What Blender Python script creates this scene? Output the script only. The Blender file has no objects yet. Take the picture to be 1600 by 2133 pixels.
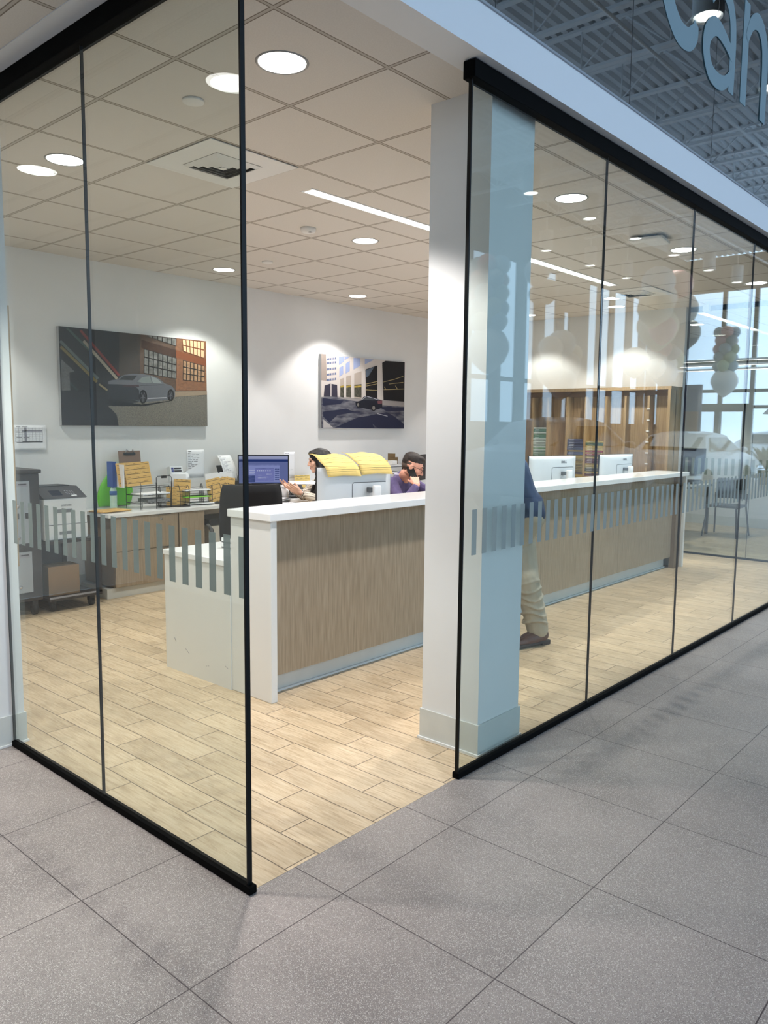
import bpy, bmesh, math, random
from mathutils import Vector, Matrix, Euler
import numpy as np
random.seed(7)
sc = bpy.context.scene
COL = sc.collection
PI = math.pi

# ------------------------------------------------------------------ camera
cam_d = bpy.data.cameras.new('camera')
cam = bpy.data.objects.new('camera', cam_d); COL.objects.link(cam)
YAW, PITCH, ROLL = math.radians(41.48001), math.radians(6.296245), math.radians(0.563097)
fwd = Vector((math.cos(YAW)*math.cos(PITCH), math.sin(YAW)*math.cos(PITCH), -math.sin(PITCH)))
rgt = Vector((math.sin(YAW), -math.cos(YAW), 0)); upv = rgt.cross(fwd)
r2 = rgt*math.cos(ROLL) + upv*math.sin(ROLL); u2 = -rgt*math.sin(ROLL) + upv*math.cos(ROLL)
m = Matrix((r2, u2, -fwd)).transposed().to_4x4(); m.translation = Vector((-1.57684, -1.98272, 1.56974))
cam.matrix_world = m
cam_d.sensor_fit = 'HORIZONTAL'; cam_d.sensor_width = 36.0; cam_d.lens = 36.0*1636.79/1600.0
cam_d.clip_end = 300
sc.camera = cam

# ------------------------------------------------------------------ world, exposure
W = bpy.data.worlds.new('world'); sc.world = W; W.use_nodes = True
bg = W.node_tree.nodes['Background']
bg.inputs[0].default_value = (0.53, 0.745, 1.0, 1); bg.inputs[1].default_value = 1.85
sc.view_settings.view_transform = 'Standard'; sc.view_settings.look = 'None'
sc.view_settings.gamma = 1.0; sc.view_settings.use_curve_mapping = False
sc.view_settings.exposure = 0.9
sc.cycles.max_bounces = 9; sc.cycles.diffuse_bounces = 5; sc.cycles.glossy_bounces = 4
sc.cycles.transparent_max_bounces = 24; sc.cycles.transmission_bounces = 4
sc.cycles.sample_clamp_indirect = 4.0
sc.cycles.caustics_reflective = False; sc.cycles.caustics_refractive = False
LAMP = (1.0, 0.968, 0.945)          # office lamps
P_DOWN = 96.0; E_DISC = 6.0; E_LIN = 4.2; P_PEND = 46.0

# ------------------------------------------------------------------ helpers
def lin(c):
    return tuple(((v/255.0)/12.92 if v/255.0 <= 0.04045 else ((v/255.0+0.055)/1.055)**2.4) for v in c)
def NT(name):
    mt = bpy.data.materials.new(name); mt.use_nodes = True
    nt = mt.node_tree; return mt, nt, nt.nodes['Principled BSDF']
MATS = {}
def M(name, c, rough=0.5, metal=0.0, noise=0.0, scale=30.0, bump=0.0, emit=None, estr=0.0, stretch=None, c2=None, spec=0.5, alpha=None):
    """procedural Principled material; c is an sRGB 0-255 triple"""
    if name in MATS: return MATS[name]
    mt, nt, b = NT(name)
    col = lin(c)+(1,)
    b.inputs['Base Color'].default_value = col
    b.inputs['Roughness'].default_value = rough; b.inputs['Metallic'].default_value = metal
    b.inputs['Specular IOR Level'].default_value = spec
    if emit is not None:
        b.inputs['Emission Color'].default_value = lin(emit)+(1,); b.inputs['Emission Strength'].default_value = estr
    if noise > 0 or bump > 0 or c2 is not None:
        tc = nt.nodes.new('ShaderNodeTexCoord'); mp = nt.nodes.new('ShaderNodeMapping')
        nt.links.new(tc.outputs['Object'], mp.inputs['Vector'])
        if stretch: mp.inputs['Scale'].default_value = stretch
        nz = nt.nodes.new('ShaderNodeTexNoise'); nz.inputs['Scale'].default_value = scale; nz.inputs['Detail'].default_value = 4
        nt.links.new(mp.outputs['Vector'], nz.inputs['Vector'])
        rp = nt.nodes.new('ShaderNodeValToRGB')
        d = lin(c2) if c2 is not None else tuple(v*(1-noise) for v in col[:3])
        rp.color_ramp.elements[0].position = 0.35; rp.color_ramp.elements[1].position = 0.65
        rp.color_ramp.elements[0].color = tuple(d)+(1,); rp.color_ramp.elements[1].color = col
        nt.links.new(nz.outputs['Fac'], rp.inputs['Fac']); nt.links.new(rp.outputs['Color'], b.inputs['Base Color'])
        if bump > 0:
            bp = nt.nodes.new('ShaderNodeBump'); bp.inputs['Strength'].default_value = bump; bp.inputs['Distance'].default_value = 0.002
            nt.links.new(nz.outputs['Fac'], bp.inputs['Height']); nt.links.new(bp.outputs['Normal'], b.inputs['Normal'])
    MATS[name] = mt
    return mt
def math_n(nt, op, a=None, b=None):
    n = nt.nodes.new('ShaderNodeMath'); n.operation = op
    for i, v in enumerate((a, b)):
        if v is None: continue
        if isinstance(v, (int, float)): n.inputs[i].default_value = v
        else: nt.links.new(v, n.inputs[i])
    return n.outputs[0]

class MB:
    """collects shapes and links them as ONE mesh object"""
    def __init__(s): s.v = []; s.f = []; s.mi = []; s.sm = []; s.ms = []
    def _m(s, mat):
        if mat not in s.ms: s.ms.append(mat)
        return s.ms.index(mat)
    def add(s, vs, fs, mat=None, smooth=False, T=None):
        o = len(s.v)
        s.v += [tuple(T @ Vector(p)) if T is not None else tuple(p) for p in vs]
        k = s._m(mat) if mat is not None else 0
        for f in fs: s.f.append(tuple(i+o for i in f)); s.mi.append(k); s.sm.append(smooth)
        return s
    def box(s, x0, x1, y0, y1, z0, z1, mat=None, T=None, bev=0.0):
        if bev > 0:
            bm = bmesh.new(); bmesh.ops.create_cube(bm, size=1)
            for v in bm.verts: v.co = Vector(((x0+x1)/2+v.co.x*(x1-x0), (y0+y1)/2+v.co.y*(y1-y0), (z0+z1)/2+v.co.z*(z1-z0)))
            bmesh.ops.bevel(bm, geom=list(bm.edges), offset=bev, segments=2, affect='EDGES', profile=0.6)
            bm.verts.index_update()
            s.add([v.co.copy() for v in bm.verts], [[v.index for v in f.verts] for f in bm.faces], mat, False, T); bm.free(); return s
        vs = [(x0,y0,z0),(x1,y0,z0),(x1,y1,z0),(x0,y1,z0),(x0,y0,z1),(x1,y0,z1),(x1,y1,z1),(x0,y1,z1)]
        return s.add(vs, [(0,3,2,1),(4,5,6,7),(0,1,5,4),(1,2,6,5),(2,3,7,6),(3,0,4,7)], mat, False, T)
    def lathe(s, prof, mat=None, n=24, T=None, smooth=True):
        """prof: (radius, z) pairs round the z axis"""
        vs = []; fs = []
        for r, z in prof:
            for k in range(n): a = 2*PI*k/n; vs.append((r*math.cos(a), r*math.sin(a), z))
        for i in range(len(prof)-1):
            for k in range(n): fs.append((i*n+k, i*n+(k+1) % n, (i+1)*n+(k+1) % n, (i+1)*n+k))
        if prof[0][0] > 1e-6: fs.append(tuple(reversed(range(n))))
        if prof[-1][0] > 1e-6: fs.append(tuple((len(prof)-1)*n+k for k in range(n)))
        return s.add(vs, fs, mat, smooth, T)
    def tube(s, pts, r, mat=None, n=8, T=None, closed=False, r1=None):
        pts = [Vector(p) for p in pts]; N = len(pts); vs = []; fs = []
        prev = None
        for i, p in enumerate(pts):
            a = pts[(i-1) % N] if (closed or i > 0) else p; b = pts[(i+1) % N] if (closed or i < N-1) else p
            d = (b-a).normalized()
            if prev is None:
                up = Vector((0, 0, 1)) if abs(d.z) < 0.9 else Vector((1, 0, 0))
                x = d.cross(up).normalized()
            else:
                x = (prev - d*prev.dot(d)).normalized()
            prev = x; y = d.cross(x)
            rr = r if r1 is None else r+(r1-r)*i/max(1, N-1)
            for k in range(n): t = 2*PI*k/n; vs.append(p+x*(rr*math.cos(t))+y*(rr*math.sin(t)))
        for i in range(N if closed else N-1):
            j = (i+1) % N
            for k in range(n): fs.append((i*n+k, i*n+(k+1) % n, j*n+(k+1) % n, j*n+k))
        if not closed: fs.append(tuple(reversed(range(n)))); fs.append(tuple((N-1)*n+k for k in range(n)))
        return s.add(vs, fs, mat, True, T)
    def prism(s, poly, z0, z1, mat=None, T=None):
        n = len(poly); vs = [(x, y, z0) for x, y in poly]+[(x, y, z1) for x, y in poly]
        fs = [tuple(reversed(range(n))), tuple(range(n, 2*n))]+[(i, (i+1) % n, n+(i+1) % n, n+i) for i in range(n)]
        return s.add(vs, fs, mat, False, T)
    def ell(s, c, r, mat=None, T=None, n=16, mm=10):
        c = Vector(c)
        vs = [(c.x, c.y, c.z+r[2])]; fs = []
        for i in range(1, mm):
            t = PI*i/mm
            for k in range(n): a = 2*PI*k/n; vs.append((c.x+r[0]*math.sin(t)*math.cos(a), c.y+r[1]*math.sin(t)*math.sin(a), c.z+r[2]*math.cos(t)))
        vs.append((c.x, c.y, c.z-r[2])); L = len(vs)-1
        for k in range(n): fs.append((0, 1+k, 1+(k+1) % n)); fs.append((L, L-n+(k+1) % n, L-n+k))
        for i in range(mm-2):
            for k in range(n): a = 1+i*n+k; b = 1+i*n+(k+1) % n; fs.append((a, a+n, b+n, b))
        return s.add(vs, fs, mat, True, T)
    def cap(s, p0, r0, p1, r1, mat=None, T=None, n=12):
        """closed tapered capsule"""
        p0 = Vector(p0); p1 = Vector(p1); d = p1-p0; L = d.length
        q = d.to_track_quat('Z', 'Y').to_matrix().to_4x4(); q.translation = p0
        pr = []
        for i in range(6): t = PI/2*i/5; pr.append((max(r0*math.sin(t), 0.0), -r0*math.cos(t)))
        for i in range(6): t = PI/2*i/5; pr.append((max(r1*math.cos(t), 0.0), L+r1*math.sin(t)))
        pr[0] = (0, -r0); pr[-1] = (0, L+r1)
        vs = [(0, 0, -r0)]; fs = []
        for r, z in pr[1:-1]:
            for k in range(n): a = 2*PI*k/n; vs.append((r*math.cos(a), r*math.sin(a), z))
        vs.append((0, 0, L+r1)); m_ = len(pr)-2; E_ = len(vs)-1
        for k in range(n): fs.append((0, 1+(k+1) % n, 1+k)); fs.append((E_, E_-n+k, E_-n+(k+1) % n))
        for i in range(m_-1):
            for k in range(n): a = 1+i*n+k; b = 1+i*n+(k+1) % n; fs.append((a, b, b+n, a+n))
        T2 = q if T is None else T @ q
        return s.add(vs, fs, mat, True, T2)
    def sheet(s, grid, mat=None, thick=0.0006, T=None, smooth=True):
        """grid[i][j] of points -> thin two-sided sheet"""
        R_ = len(grid); C_ = len(grid[0]); G = [[Vector(p) for p in row] for row in grid]
        vs = []; 
        def nrm(i, j):
            a = G[min(i+1, R_-1)][j]-G[max(i-1, 0)][j]; b = G[i][min(j+1, C_-1)]-G[i][max(j-1, 0)]
            return a.cross(b).normalized()
        for sgn in (0.5, -0.5):
            for i in range(R_):
                for j in range(C_): vs.append(G[i][j]+nrm(i, j)*thick*sgn)
        o = R_*C_; fs = []
        ix = lambda i, j: i*C_+j
        for i in range(R_-1):
            for j in range(C_-1):
                fs.append((ix(i,j), ix(i+1,j), ix(i+1,j+1), ix(i,j+1))); fs.append((o+ix(i,j), o+ix(i,j+1), o+ix(i+1,j+1), o+ix(i+1,j)))
        rim = [(i, 0) for i in range(R_)]+[(R_-1, j) for j in range(1, C_)]+[(i, C_-1) for i in range(R_-2, -1, -1)]+[(0, j) for j in range(C_-2, 0, -1)]
        for k in range(len(rim)):
            a = ix(*rim[k]); b = ix(*rim[(k+1) % len(rim)]); fs.append((a, o+a, o+b, b))
        return s.add(vs, fs, mat, smooth, T)
    def mesh(s, name):
        me = bpy.data.meshes.new(name); me.from_pydata(s.v, [], s.f)
        for mt in s.ms: me.materials.append(mt)
        me.polygons.foreach_set('material_index', s.mi); me.polygons.foreach_set('use_smooth', s.sm)
        me.update(); return me
    def obj(s, name, mat=None, parent=None, loc=None, rot=None):
        if not s.ms and mat is not None: s.ms.append(mat)
        o = bpy.data.objects.new(name, s.mesh(name)); COL.objects.link(o)
        if parent is not None: o.parent = parent
        if loc: o.location = loc
        if rot: o.rotation_euler = rot
        return o
def tag(o, label, cat, group=None):
    o['label'] = label; o['category'] = cat
    if group: o['group'] = group
    return o
def thing(name, label, cat, loc=(0,0,0), rz=0.0, group=None):
    o = bpy.data.objects.new(name, None); COL.objects.link(o); o.empty_display_size = 0.1
    o.location = loc; o.rotation_euler = (0, 0, rz)
    return tag(o, label, cat, group)
def struct(o): o['kind'] = 'structure'; return o
def dup(root, loc, rz=None, label=None, group=None):
    r = root.copy(); COL.objects.link(r); r.location = loc
    if rz is not None: r.rotation_euler = (0, 0, rz)
    if label: r['label'] = label
    if group: r['group'] = group
    for ch in list(root.children):
        c = ch.copy(); COL.objects.link(c); c.parent = r
        for g in list(ch.children):
            d = g.copy(); COL.objects.link(d); d.parent = c
    return r
def rbox(w, d, h, mat, bev=0.003):
    return MB().box(-w/2, w/2, -d/2, d/2, 0, h, mat, bev=bev)
def TR(loc, rz=0, rx=0, ry=0):
    return Matrix.Translation(Vector(loc)) @ Euler((rx, ry, rz), 'XYZ').to_matrix().to_4x4()
def text(name, s, size, T, mat, parent=None, ext=0.0004, cx='CENTER', shear=0.0, bold=0.0, sx=1.0):
    cu = bpy.data.curves.new(name, 'FONT'); cu.body = s; cu.size = size; cu.extrude = ext; cu.align_x = cx; cu.align_y = 'CENTER'
    cu.shear = shear; cu.offset = bold; cu.resolution_u = 4
    o = bpy.data.objects.new(name, cu); COL.objects.link(o)
    bpy.context.view_layer.update()
    me = bpy.data.meshes.new_from_object(o.evaluated_get(bpy.context.evaluated_depsgraph_get()))
    bpy.data.objects.remove(o); bpy.data.curves.remove(cu)
    me.transform(T @ Matrix.Diagonal((sx, 1, 1, 1))); me.materials.clear(); me.materials.append(mat)
    o = bpy.data.objects.new(name, me); COL.objects.link(o)
    if parent is not None: o.parent = parent
    return o

# ------------------------------------------------------------------ materials of the place
def wood_floor():
    mt, nt, b = NT('wood plank tile'); L = nt.links
    tc = nt.nodes.new('ShaderNodeTexCoord'); sx = nt.nodes.new('ShaderNodeSeparateXYZ'); L.new(tc.outputs['Object'], sx.inputs[0])
    PWID, PLEN = 0.1545, 0.606
    xs = math_n(nt, 'DIVIDE', math_n(nt, 'SUBTRACT', sx.outputs['X'], 0.015), PWID)
    row = math_n(nt, 'FLOOR', xs)
    ys = math_n(nt, 'DIVIDE', math_n(nt, 'SUBTRACT', sx.outputs['Y'], math_n(nt, 'ADD', math_n(nt, 'MULTIPLY', row, PLEN/3), 0.42)), PLEN)
    cell = math_n(nt, 'FLOOR', ys)
    fx = math_n(nt, 'FRACT', xs); fy = math_n(nt, 'FRACT', ys)
    ex = math_n(nt, 'MULTIPLY', math_n(nt, 'MINIMUM', fx, math_n(nt, 'SUBTRACT', 1.0, fx)), PWID)
    ey = math_n(nt, 'MULTIPLY', math_n(nt, 'MINIMUM', fy, math_n(nt, 'SUBTRACT', 1.0, fy)), PLEN)
    gr = math_n(nt, 'LESS_THAN', math_n(nt, 'MINIMUM', ex, ey), 0.0021)
    cm = nt.nodes.new('ShaderNodeCombineXYZ'); L.new(row, cm.inputs[0]); L.new(cell, cm.inputs[1])
    wn = nt.nodes.new('ShaderNodeTexWhiteNoise'); wn.noise_dimensions = '3D'; L.new(cm.outputs[0], wn.inputs['Vector'])
    # grain
    add = nt.nodes.new('ShaderNodeVectorMath'); add.operation = 'MULTIPLY_ADD'
    L.new(wn.outputs['Color'], add.inputs[0]); add.inputs[1].default_value = (7, 7, 7); L.new(tc.outputs['Object'], add.inputs[2])
    mp = nt.nodes.new('ShaderNodeMapping'); mp.inputs['Scale'].default_value = (30, 2.4, 1); L.new(add.outputs[0], mp.inputs['Vector'])
    nz = nt.nodes.new('ShaderNodeTexNoise'); nz.inputs['Scale'].default_value = 3.0; nz.inputs['Detail'].default_value = 9; nz.inputs['Roughness'].default_value = 0.7; nz.inputs['Distortion'].default_value = 0.5
    L.new(mp.outputs[0], nz.inputs['Vector'])
    mp2 = nt.nodes.new('ShaderNodeMapping'); mp2.inputs['Scale'].default_value = (9, 4, 1); L.new(add.outputs[0], mp2.inputs['Vector'])
    n2 = nt.nodes.new('ShaderNodeTexNoise'); n2.inputs['Scale'].default_value = 1.0; n2.inputs['Detail'].default_value = 3; L.new(mp2.outputs[0], n2.inputs['Vector'])
    rp = nt.nodes.new('ShaderNodeValToRGB'); e = rp.color_ramp.elements
    e[0].position = 0.30; e[0].color = lin((172, 148, 118))+(1,); e[1].position = 0.62; e[1].color = lin((214, 194, 164))+(1,)
    q = e.new(0.47); q.color = lin((202, 179, 147))+(1,)
    L.new(nz.outputs['Fac'], rp.inputs['Fac'])
    r3 = nt.nodes.new('ShaderNodeValToRGB'); r3.color_ramp.elements[0].position = 0.36; r3.color_ramp.elements[0].color = (0.72, 0.70, 0.67, 1); r3.color_ramp.elements[1].position = 0.55; r3.color_ramp.elements[1].color = (1, 1, 1, 1)
    L.new(n2.outputs['Fac'], r3.inputs['Fac'])
    mx = nt.nodes.new('ShaderNodeMix'); mx.data_type = 'RGBA'; mx.blend_type = 'MULTIPLY'; mx.inputs[0].default_value = 0.5
    L.new(rp.outputs[0], mx.inputs[6]); L.new(r3.outputs[0], mx.inputs[7])
    hs = nt.nodes.new('ShaderNodeHueSaturation'); L.new(mx.outputs[2], hs.inputs['Color'])
    L.new(math_n(nt, 'ADD', math_n(nt, 'MULTIPLY', wn.outputs['Value'], 0.16), 0.92), hs.inputs['Value'])
    m2 = nt.nodes.new('ShaderNodeMix'); m2.data_type = 'RGBA'; L.new(gr, m2.inputs[0]); L.new(hs.outputs[0], m2.inputs[6]); m2.inputs[7].default_value = lin((98, 84, 70))+(1,)
    L.new(m2.outputs[2], b.inputs['Base Color']); b.inputs['Roughness'].default_value = 0.38
    bp = nt.nodes.new('ShaderNodeBump'); bp.invert = True; bp.inputs['Strength'].default_value = 0.5; bp.inputs['Distance'].default_value = 0.002
    L.new(gr, bp.inputs['Height']); L.new(bp.outputs[0], b.inputs['Normal'])
    return mt
def terrazzo():
    mt, nt, b = NT('terrazzo tile'); L = nt.links
    tc = nt.nodes.new('ShaderNodeTexCoord'); sx = nt.nodes.new('ShaderNodeSeparateXYZ'); L.new(tc.outputs['Object'], sx.inputs[0])
    S_ = 0.6096
    xs = math_n(nt, 'DIVIDE', math_n(nt, 'ADD', sx.outputs['X'], 0.4039), S_); ys = math_n(nt, 'DIVIDE', math_n(nt, 'ADD', sx.outputs['Y'], 0.2374), S_)
    fx = math_n(nt, 'FRACT', xs); fy = math_n(nt, 'FRACT', ys)
    ed = math_n(nt, 'MULTIPLY', math_n(nt, 'MINIMUM', math_n(nt, 'MINIMUM', fx, math_n(nt, 'SUBTRACT', 1.0, fx)), math_n(nt, 'MINIMUM', fy, math_n(nt, 'SUBTRACT', 1.0, fy))), S_)
    gr = math_n(nt, 'LESS_THAN', ed, 0.0019)
    cm = nt.nodes.new('ShaderNodeCombineXYZ'); L.new(math_n(nt, 'FLOOR', xs), cm.inputs[0]); L.new(math_n(nt, 'FLOOR', ys), cm.inputs[1])
    wn = nt.nodes.new('ShaderNodeTexWhiteNoise'); L.new(cm.outputs[0], wn.inputs['Vector'])
    base = nt.nodes.new('ShaderNodeTexNoise'); base.inputs['Scale'].default_value = 2.2; base.inputs['Detail'].default_value = 3; L.new(tc.outputs['Object'], base.inputs['Vector'])
    rp = nt.nodes.new('ShaderNodeValToRGB'); e = rp.color_ramp.elements
    e[0].position = 0.33; e[0].color = lin((127, 119, 115))+(1,); e[1].position = 0.6; e[1].color = lin((145, 136, 131))+(1,)
    L.new(base.outputs['Fac'], rp.inputs['Fac']); cur = rp.outputs[0]
    for scale, thr, colr, rnd in ((175, 0.22, (184, 176, 168), 0.62), (260, 0.26, (190, 184, 178), 0.6), (220, 0.22, (104, 97, 94), 0.70), (360, 0.30, (164, 154, 146), 0.5)):
        v = nt.nodes.new('ShaderNodeTexVoronoi'); v.inputs['Scale'].default_value = scale; L.new(tc.outputs['Object'], v.inputs['Vector'])
        near = math_n(nt, 'LESS_THAN', v.outputs['Distance'], thr+0.1)
        sc_ = nt.nodes.new('ShaderNodeSeparateColor'); L.new(v.outputs['Color'], sc_.inputs[0])
        pick = math_n(nt, 'GREATER_THAN', sc_.outputs[0], rnd)
        mx = nt.nodes.new('ShaderNodeMix'); mx.data_type = 'RGBA'; L.new(math_n(nt, 'MULTIPLY', near, pick), mx.inputs[0])
        L.new(cur, mx.inputs[6]); mx.inputs[7].default_value = lin(colr)+(1,); cur = mx.outputs[2]
    hs = nt.nodes.new('ShaderNodeHueSaturation'); L.new(cur, hs.inputs['Color']); L.new(math_n(nt, 'ADD', math_n(nt, 'MULTIPLY', wn.outputs['Value'], 0.07), 0.965), hs.inputs['Value'])
    m2 = nt.nodes.new('ShaderNodeMix'); m2.data_type = 'RGBA'; L.new(gr, m2.inputs[0]); L.new(hs.outputs[0], m2.inputs[6]); m2.inputs[7].default_value = lin((74, 66, 66))+(1,)
    L.new(m2.outputs[2], b.inputs['Base Color']); b.inputs['Roughness'].default_value = 0.42; b.inputs['Specular IOR Level'].default_value = 0.4
    return mt
def ceiling_tiles():
    mt, nt, b = NT('acoustic ceiling tile'); L = nt.links
    tc = nt.nodes.new('ShaderNodeTexCoord'); sx = nt.nodes.new('ShaderNodeSeparateXYZ'); L.new(tc.outputs['Object'], sx.inputs[0])
    xs = math_n(nt, 'DIVIDE', math_n(nt, 'SUBTRACT', sx.outputs['X'], 0.388), 0.622); ys = math_n(nt, 'DIVIDE', math_n(nt, 'SUBTRACT', sx.outputs['Y'], 0.305), 0.613)
    def edge(v, s, w):
        f = math_n(nt, 'FRACT', math_n(nt, 'ADD', v, 0.5)); return math_n(nt, 'LESS_THAN', math_n(nt, 'MULTIPLY', math_n(nt, 'ABSOLUTE', math_n(nt, 'SUBTRACT', f, 0.5)), s), w)
    g1 = math_n(nt, 'MAXIMUM', edge(xs, 0.622, 0.0115), edge(ys, 0.613, 0.0115))
    g2 = math_n(nt, 'MAXIMUM', edge(xs, 0.622, 0.0065), edge(ys, 0.613, 0.0065))
    nz = nt.nodes.new('ShaderNodeTexNoise'); nz.inputs['Scale'].default_value = 160; L.new(tc.outputs['Object'], nz.inputs['Vector'])
    rp = nt.nodes.new('ShaderNodeValToRGB'); rp.color_ramp.elements[0].color = lin((206, 200, 193))+(1,); rp.color_ramp.elements[1].color = lin((222, 217, 210))+(1,)
    L.new(nz.outputs['Fac'], rp.inputs['Fac'])
    m1 = nt.nodes.new('ShaderNodeMix'); m1.data_type = 'RGBA'; L.new(g1, m1.inputs[0]); L.new(rp.outputs[0], m1.inputs[6]); m1.inputs[7].default_value = lin((132, 122, 112))+(1,)  # darker edge lines paint in the shadow gap beside the grid tees
    m2 = nt.nodes.new('ShaderNodeMix'); m2.data_type = 'RGBA'; L.new(g2, m2.inputs[0]); L.new(m1.outputs[2], m2.inputs[6]); m2.inputs[7].default_value = lin((186, 179, 170))+(1,)
    L.new(m2.outputs[2], b.inputs['Base Color']); b.inputs['Roughness'].default_value = 0.9; b.inputs['Specular IOR Level'].default_value = 0.1
    return mt
def glass(name, tint=(0.915, 0.946, 0.928), f0=0.038, gain=0.955):
    """clear plate: straight-through transparency plus an angle-dependent mirror on each face"""
    mt = bpy.data.materials.new(name); mt.use_nodes = True; nt = mt.node_tree; L = nt.links
    for n in list(nt.nodes): nt.nodes.remove(n)
    out = nt.nodes.new('ShaderNodeOutputMaterial'); mx = nt.nodes.new('ShaderNodeMixShader')
    tr = nt.nodes.new('ShaderNodeBsdfTransparent'); tr.inputs[0].default_value = tint+(1,)
    gl = nt.nodes.new('ShaderNodeBsdfGlossy'); gl.inputs['Roughness'].default_value = 0.0; gl.inputs[0].default_value = (0.97, 1, 0.99, 1)
    lw = nt.nodes.new('ShaderNodeLayerWeight'); lw.inputs[0].default_value = 0.5
    fac = math_n(nt, 'ADD', math_n(nt, 'MULTIPLY', math_n(nt, 'POWER', lw.outputs['Facing'], 5.0), gain), f0)
    L.new(fac, mx.inputs[0]); L.new(tr.outputs[0], mx.inputs[1]); L.new(gl.outputs[0], mx.inputs[2]); L.new(mx.outputs[0], out.inputs[0])
    return mt
def frost(name, c, opac):
    mt = bpy.data.materials.new(name); mt.use_nodes = True; nt = mt.node_tree; L = nt.links
    b = nt.nodes['Principled BSDF']; b.inputs['Base Color'].default_value = lin(c)+(1,); b.inputs['Roughness'].default_value = 0.6
    out = [n for n in nt.nodes if n.type == 'OUTPUT_MATERIAL'][0]
    mx = nt.nodes.new('ShaderNodeMixShader'); mx.inputs[0].default_value = opac
    tr = nt.nodes.new('ShaderNodeBsdfTransparent'); tl = nt.nodes.new('ShaderNodeBsdfTranslucent'); tl.inputs[0].default_value = lin(c)+(1,)
    m0 = nt.nodes.new('ShaderNodeMixShader'); m0.inputs[0].default_value = 0.4
    L.new(b.outputs[0], m0.inputs[1]); L.new(tl.outputs[0], m0.inputs[2])
    L.new(tr.outputs[0], mx.inputs[1]); L.new(m0.outputs[0], mx.inputs[2]); L.new(mx.outputs[0], out.inputs[0])
    return mt
def emis(name, c, s):
    mt = bpy.data.materials.new(name); mt.use_nodes = True; nt = mt.node_tree
    for n in list(nt.nodes): nt.nodes.remove(n)
    out = nt.nodes.new('ShaderNodeOutputMaterial'); e = nt.nodes.new('ShaderNodeEmission'); e.inputs[0].default_value = tuple(c)+(1,); e.inputs[1].default_value = s
    nt.links.new(e.outputs[0], out.inputs[0]); return mt

m_floor = wood_floor(); m_terr = terrazzo(); m_ceil = ceiling_tiles()
m_glass = glass('clear plate glass'); m_cler = glass('coated upper glass', tint=(0.40, 0.44, 0.46), f0=0.34, gain=0.66)
m_decal = frost('frosted vinyl', (168, 176, 172), 0.80); m_letter = frost('frosted letter vinyl', (172, 196, 204), 0.93)
m_wall = M('white wall paint', (226, 225, 223), 0.85, noise=0.03, scale=3, bump=0.02)
m_white = M('white trim paint', (228, 228, 226), 0.6)
m_base = M('pale rubber base', (206, 207, 202), 0.55, noise=0.05, scale=8)
m_fasc = M('white fascia paint', (224, 226, 228), 0.75)
m_black = M('black anodised channel', (4, 4, 4), 0.7, spec=0.06)
m_edge = M('dark glass edge', (6, 9, 10), 0.4, spec=0.2)
m_seam = M('grey silicone joint', (38, 40, 42), 0.35, spec=0.3)
m_steel = M('painted steel joist', (240, 242, 244), 0.6)
m_lam = M('greige woodgrain laminate', (163, 147, 125), 0.45, scale=5, stretch=(16, 16, 0.9), c2=(141, 125, 104))
m_oak = M('oak veneer', (176, 149, 112), 0.5, scale=6, stretch=(14, 14, 0.8), c2=(154, 127, 92))
m_quartz = M('white quartz top', (236, 236, 235), 0.16, noise=0.03, scale=18)
m_panelw = M('white laminate panel', (222, 222, 219), 0.35)
m_plas_b = M('black plastic', (22, 22, 24), 0.45)
m_fab_b = M('black chair fabric', (26, 26, 29), 0.9, noise=0.3, scale=220)
m_chrome = M('chrome', (200, 200, 205), 0.15, metal=1.0)
m_silver = M('silver grey plastic', (196, 201, 205), 0.38)
m_wplas = M('white plastic', (232, 233, 234), 0.35)
m_paper = M('white paper', (240, 240, 242), 0.9)
m_ink = M('black ink', (46, 46, 52), 0.9)
m_inkg = M('grey ink', (150, 150, 156), 0.9)
m_kraft = M('kraft envelope', (228, 184, 108), 0.8, noise=0.08, scale=25)
m_yel = M('yellow folder card', (232, 203, 124), 0.8, noise=0.05, scale=20)
m_wire = M('black wire', (20, 20, 22), 0.4)
m_disc = emis('downlight glow', (1.0, 0.98, 0.95), E_DISC); m_lin = emis('linear light glow', (1.0, 0.96, 0.91), E_LIN)
# ------------------------------------------------------------------ the room and the showroom shell
H = 3.05
struct(MB().box(0.0, 14, 0, 4.97, -0.05, 0.0, m_floor).obj('floor'))
fs = MB(); fs.box(-4, 24.4, -8.1, 0, -0.05, -0.001, m_terr); fs.box(-4, 0, 0, 4.97, -0.05, -0.001, m_terr); fs.box(14, 24.4, 0, 3, -0.05, -0.001, m_terr)
struct(fs.obj('floor_showroom'))
struct(MB().box(-0.11, 14, 0.09, 5.1, H, H+0.04, m_ceil).obj('ceiling'))
struct(MB().box(-4, -0.11, 0.09, 5.1, H, H+0.04, m_ceil).obj('ceiling_corridor'))
struct(MB().box(-4.1, 14, 4.97, 5.12, 0, 6.9, m_wall).obj('wall_back'))
struct(MB().box(8.24, 8.36, 1.78, 4.97, 0, H, m_wall).obj('wall_right'))
struct(MB().box(-0.07, 0.056, 1.815, 4.97, 0, H, m_wall).obj('wall_left'))
struct(MB().box(-2.75, -2.65, 0.2, 4.97, 0, H, m_wall).obj('wall_corridor'))
struct(MB().box(11.65, 11.75, 0.1, 4.97, 0, H, m_wall).obj('wall_office_end'))
struct(MB().box(-4.2, -4.1, -8.1, 5, 0, 6.9, m_wall).obj('wall_west'))
struct(MB().box(-4, 14, 0.8, 0.9, H+0.06, 6.9, M('unlit plenum tone', (62, 66, 70), 0.9)).obj('wall_upper'))  # dark sheet puts the gloom of the unlit plenum into its colour
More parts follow.
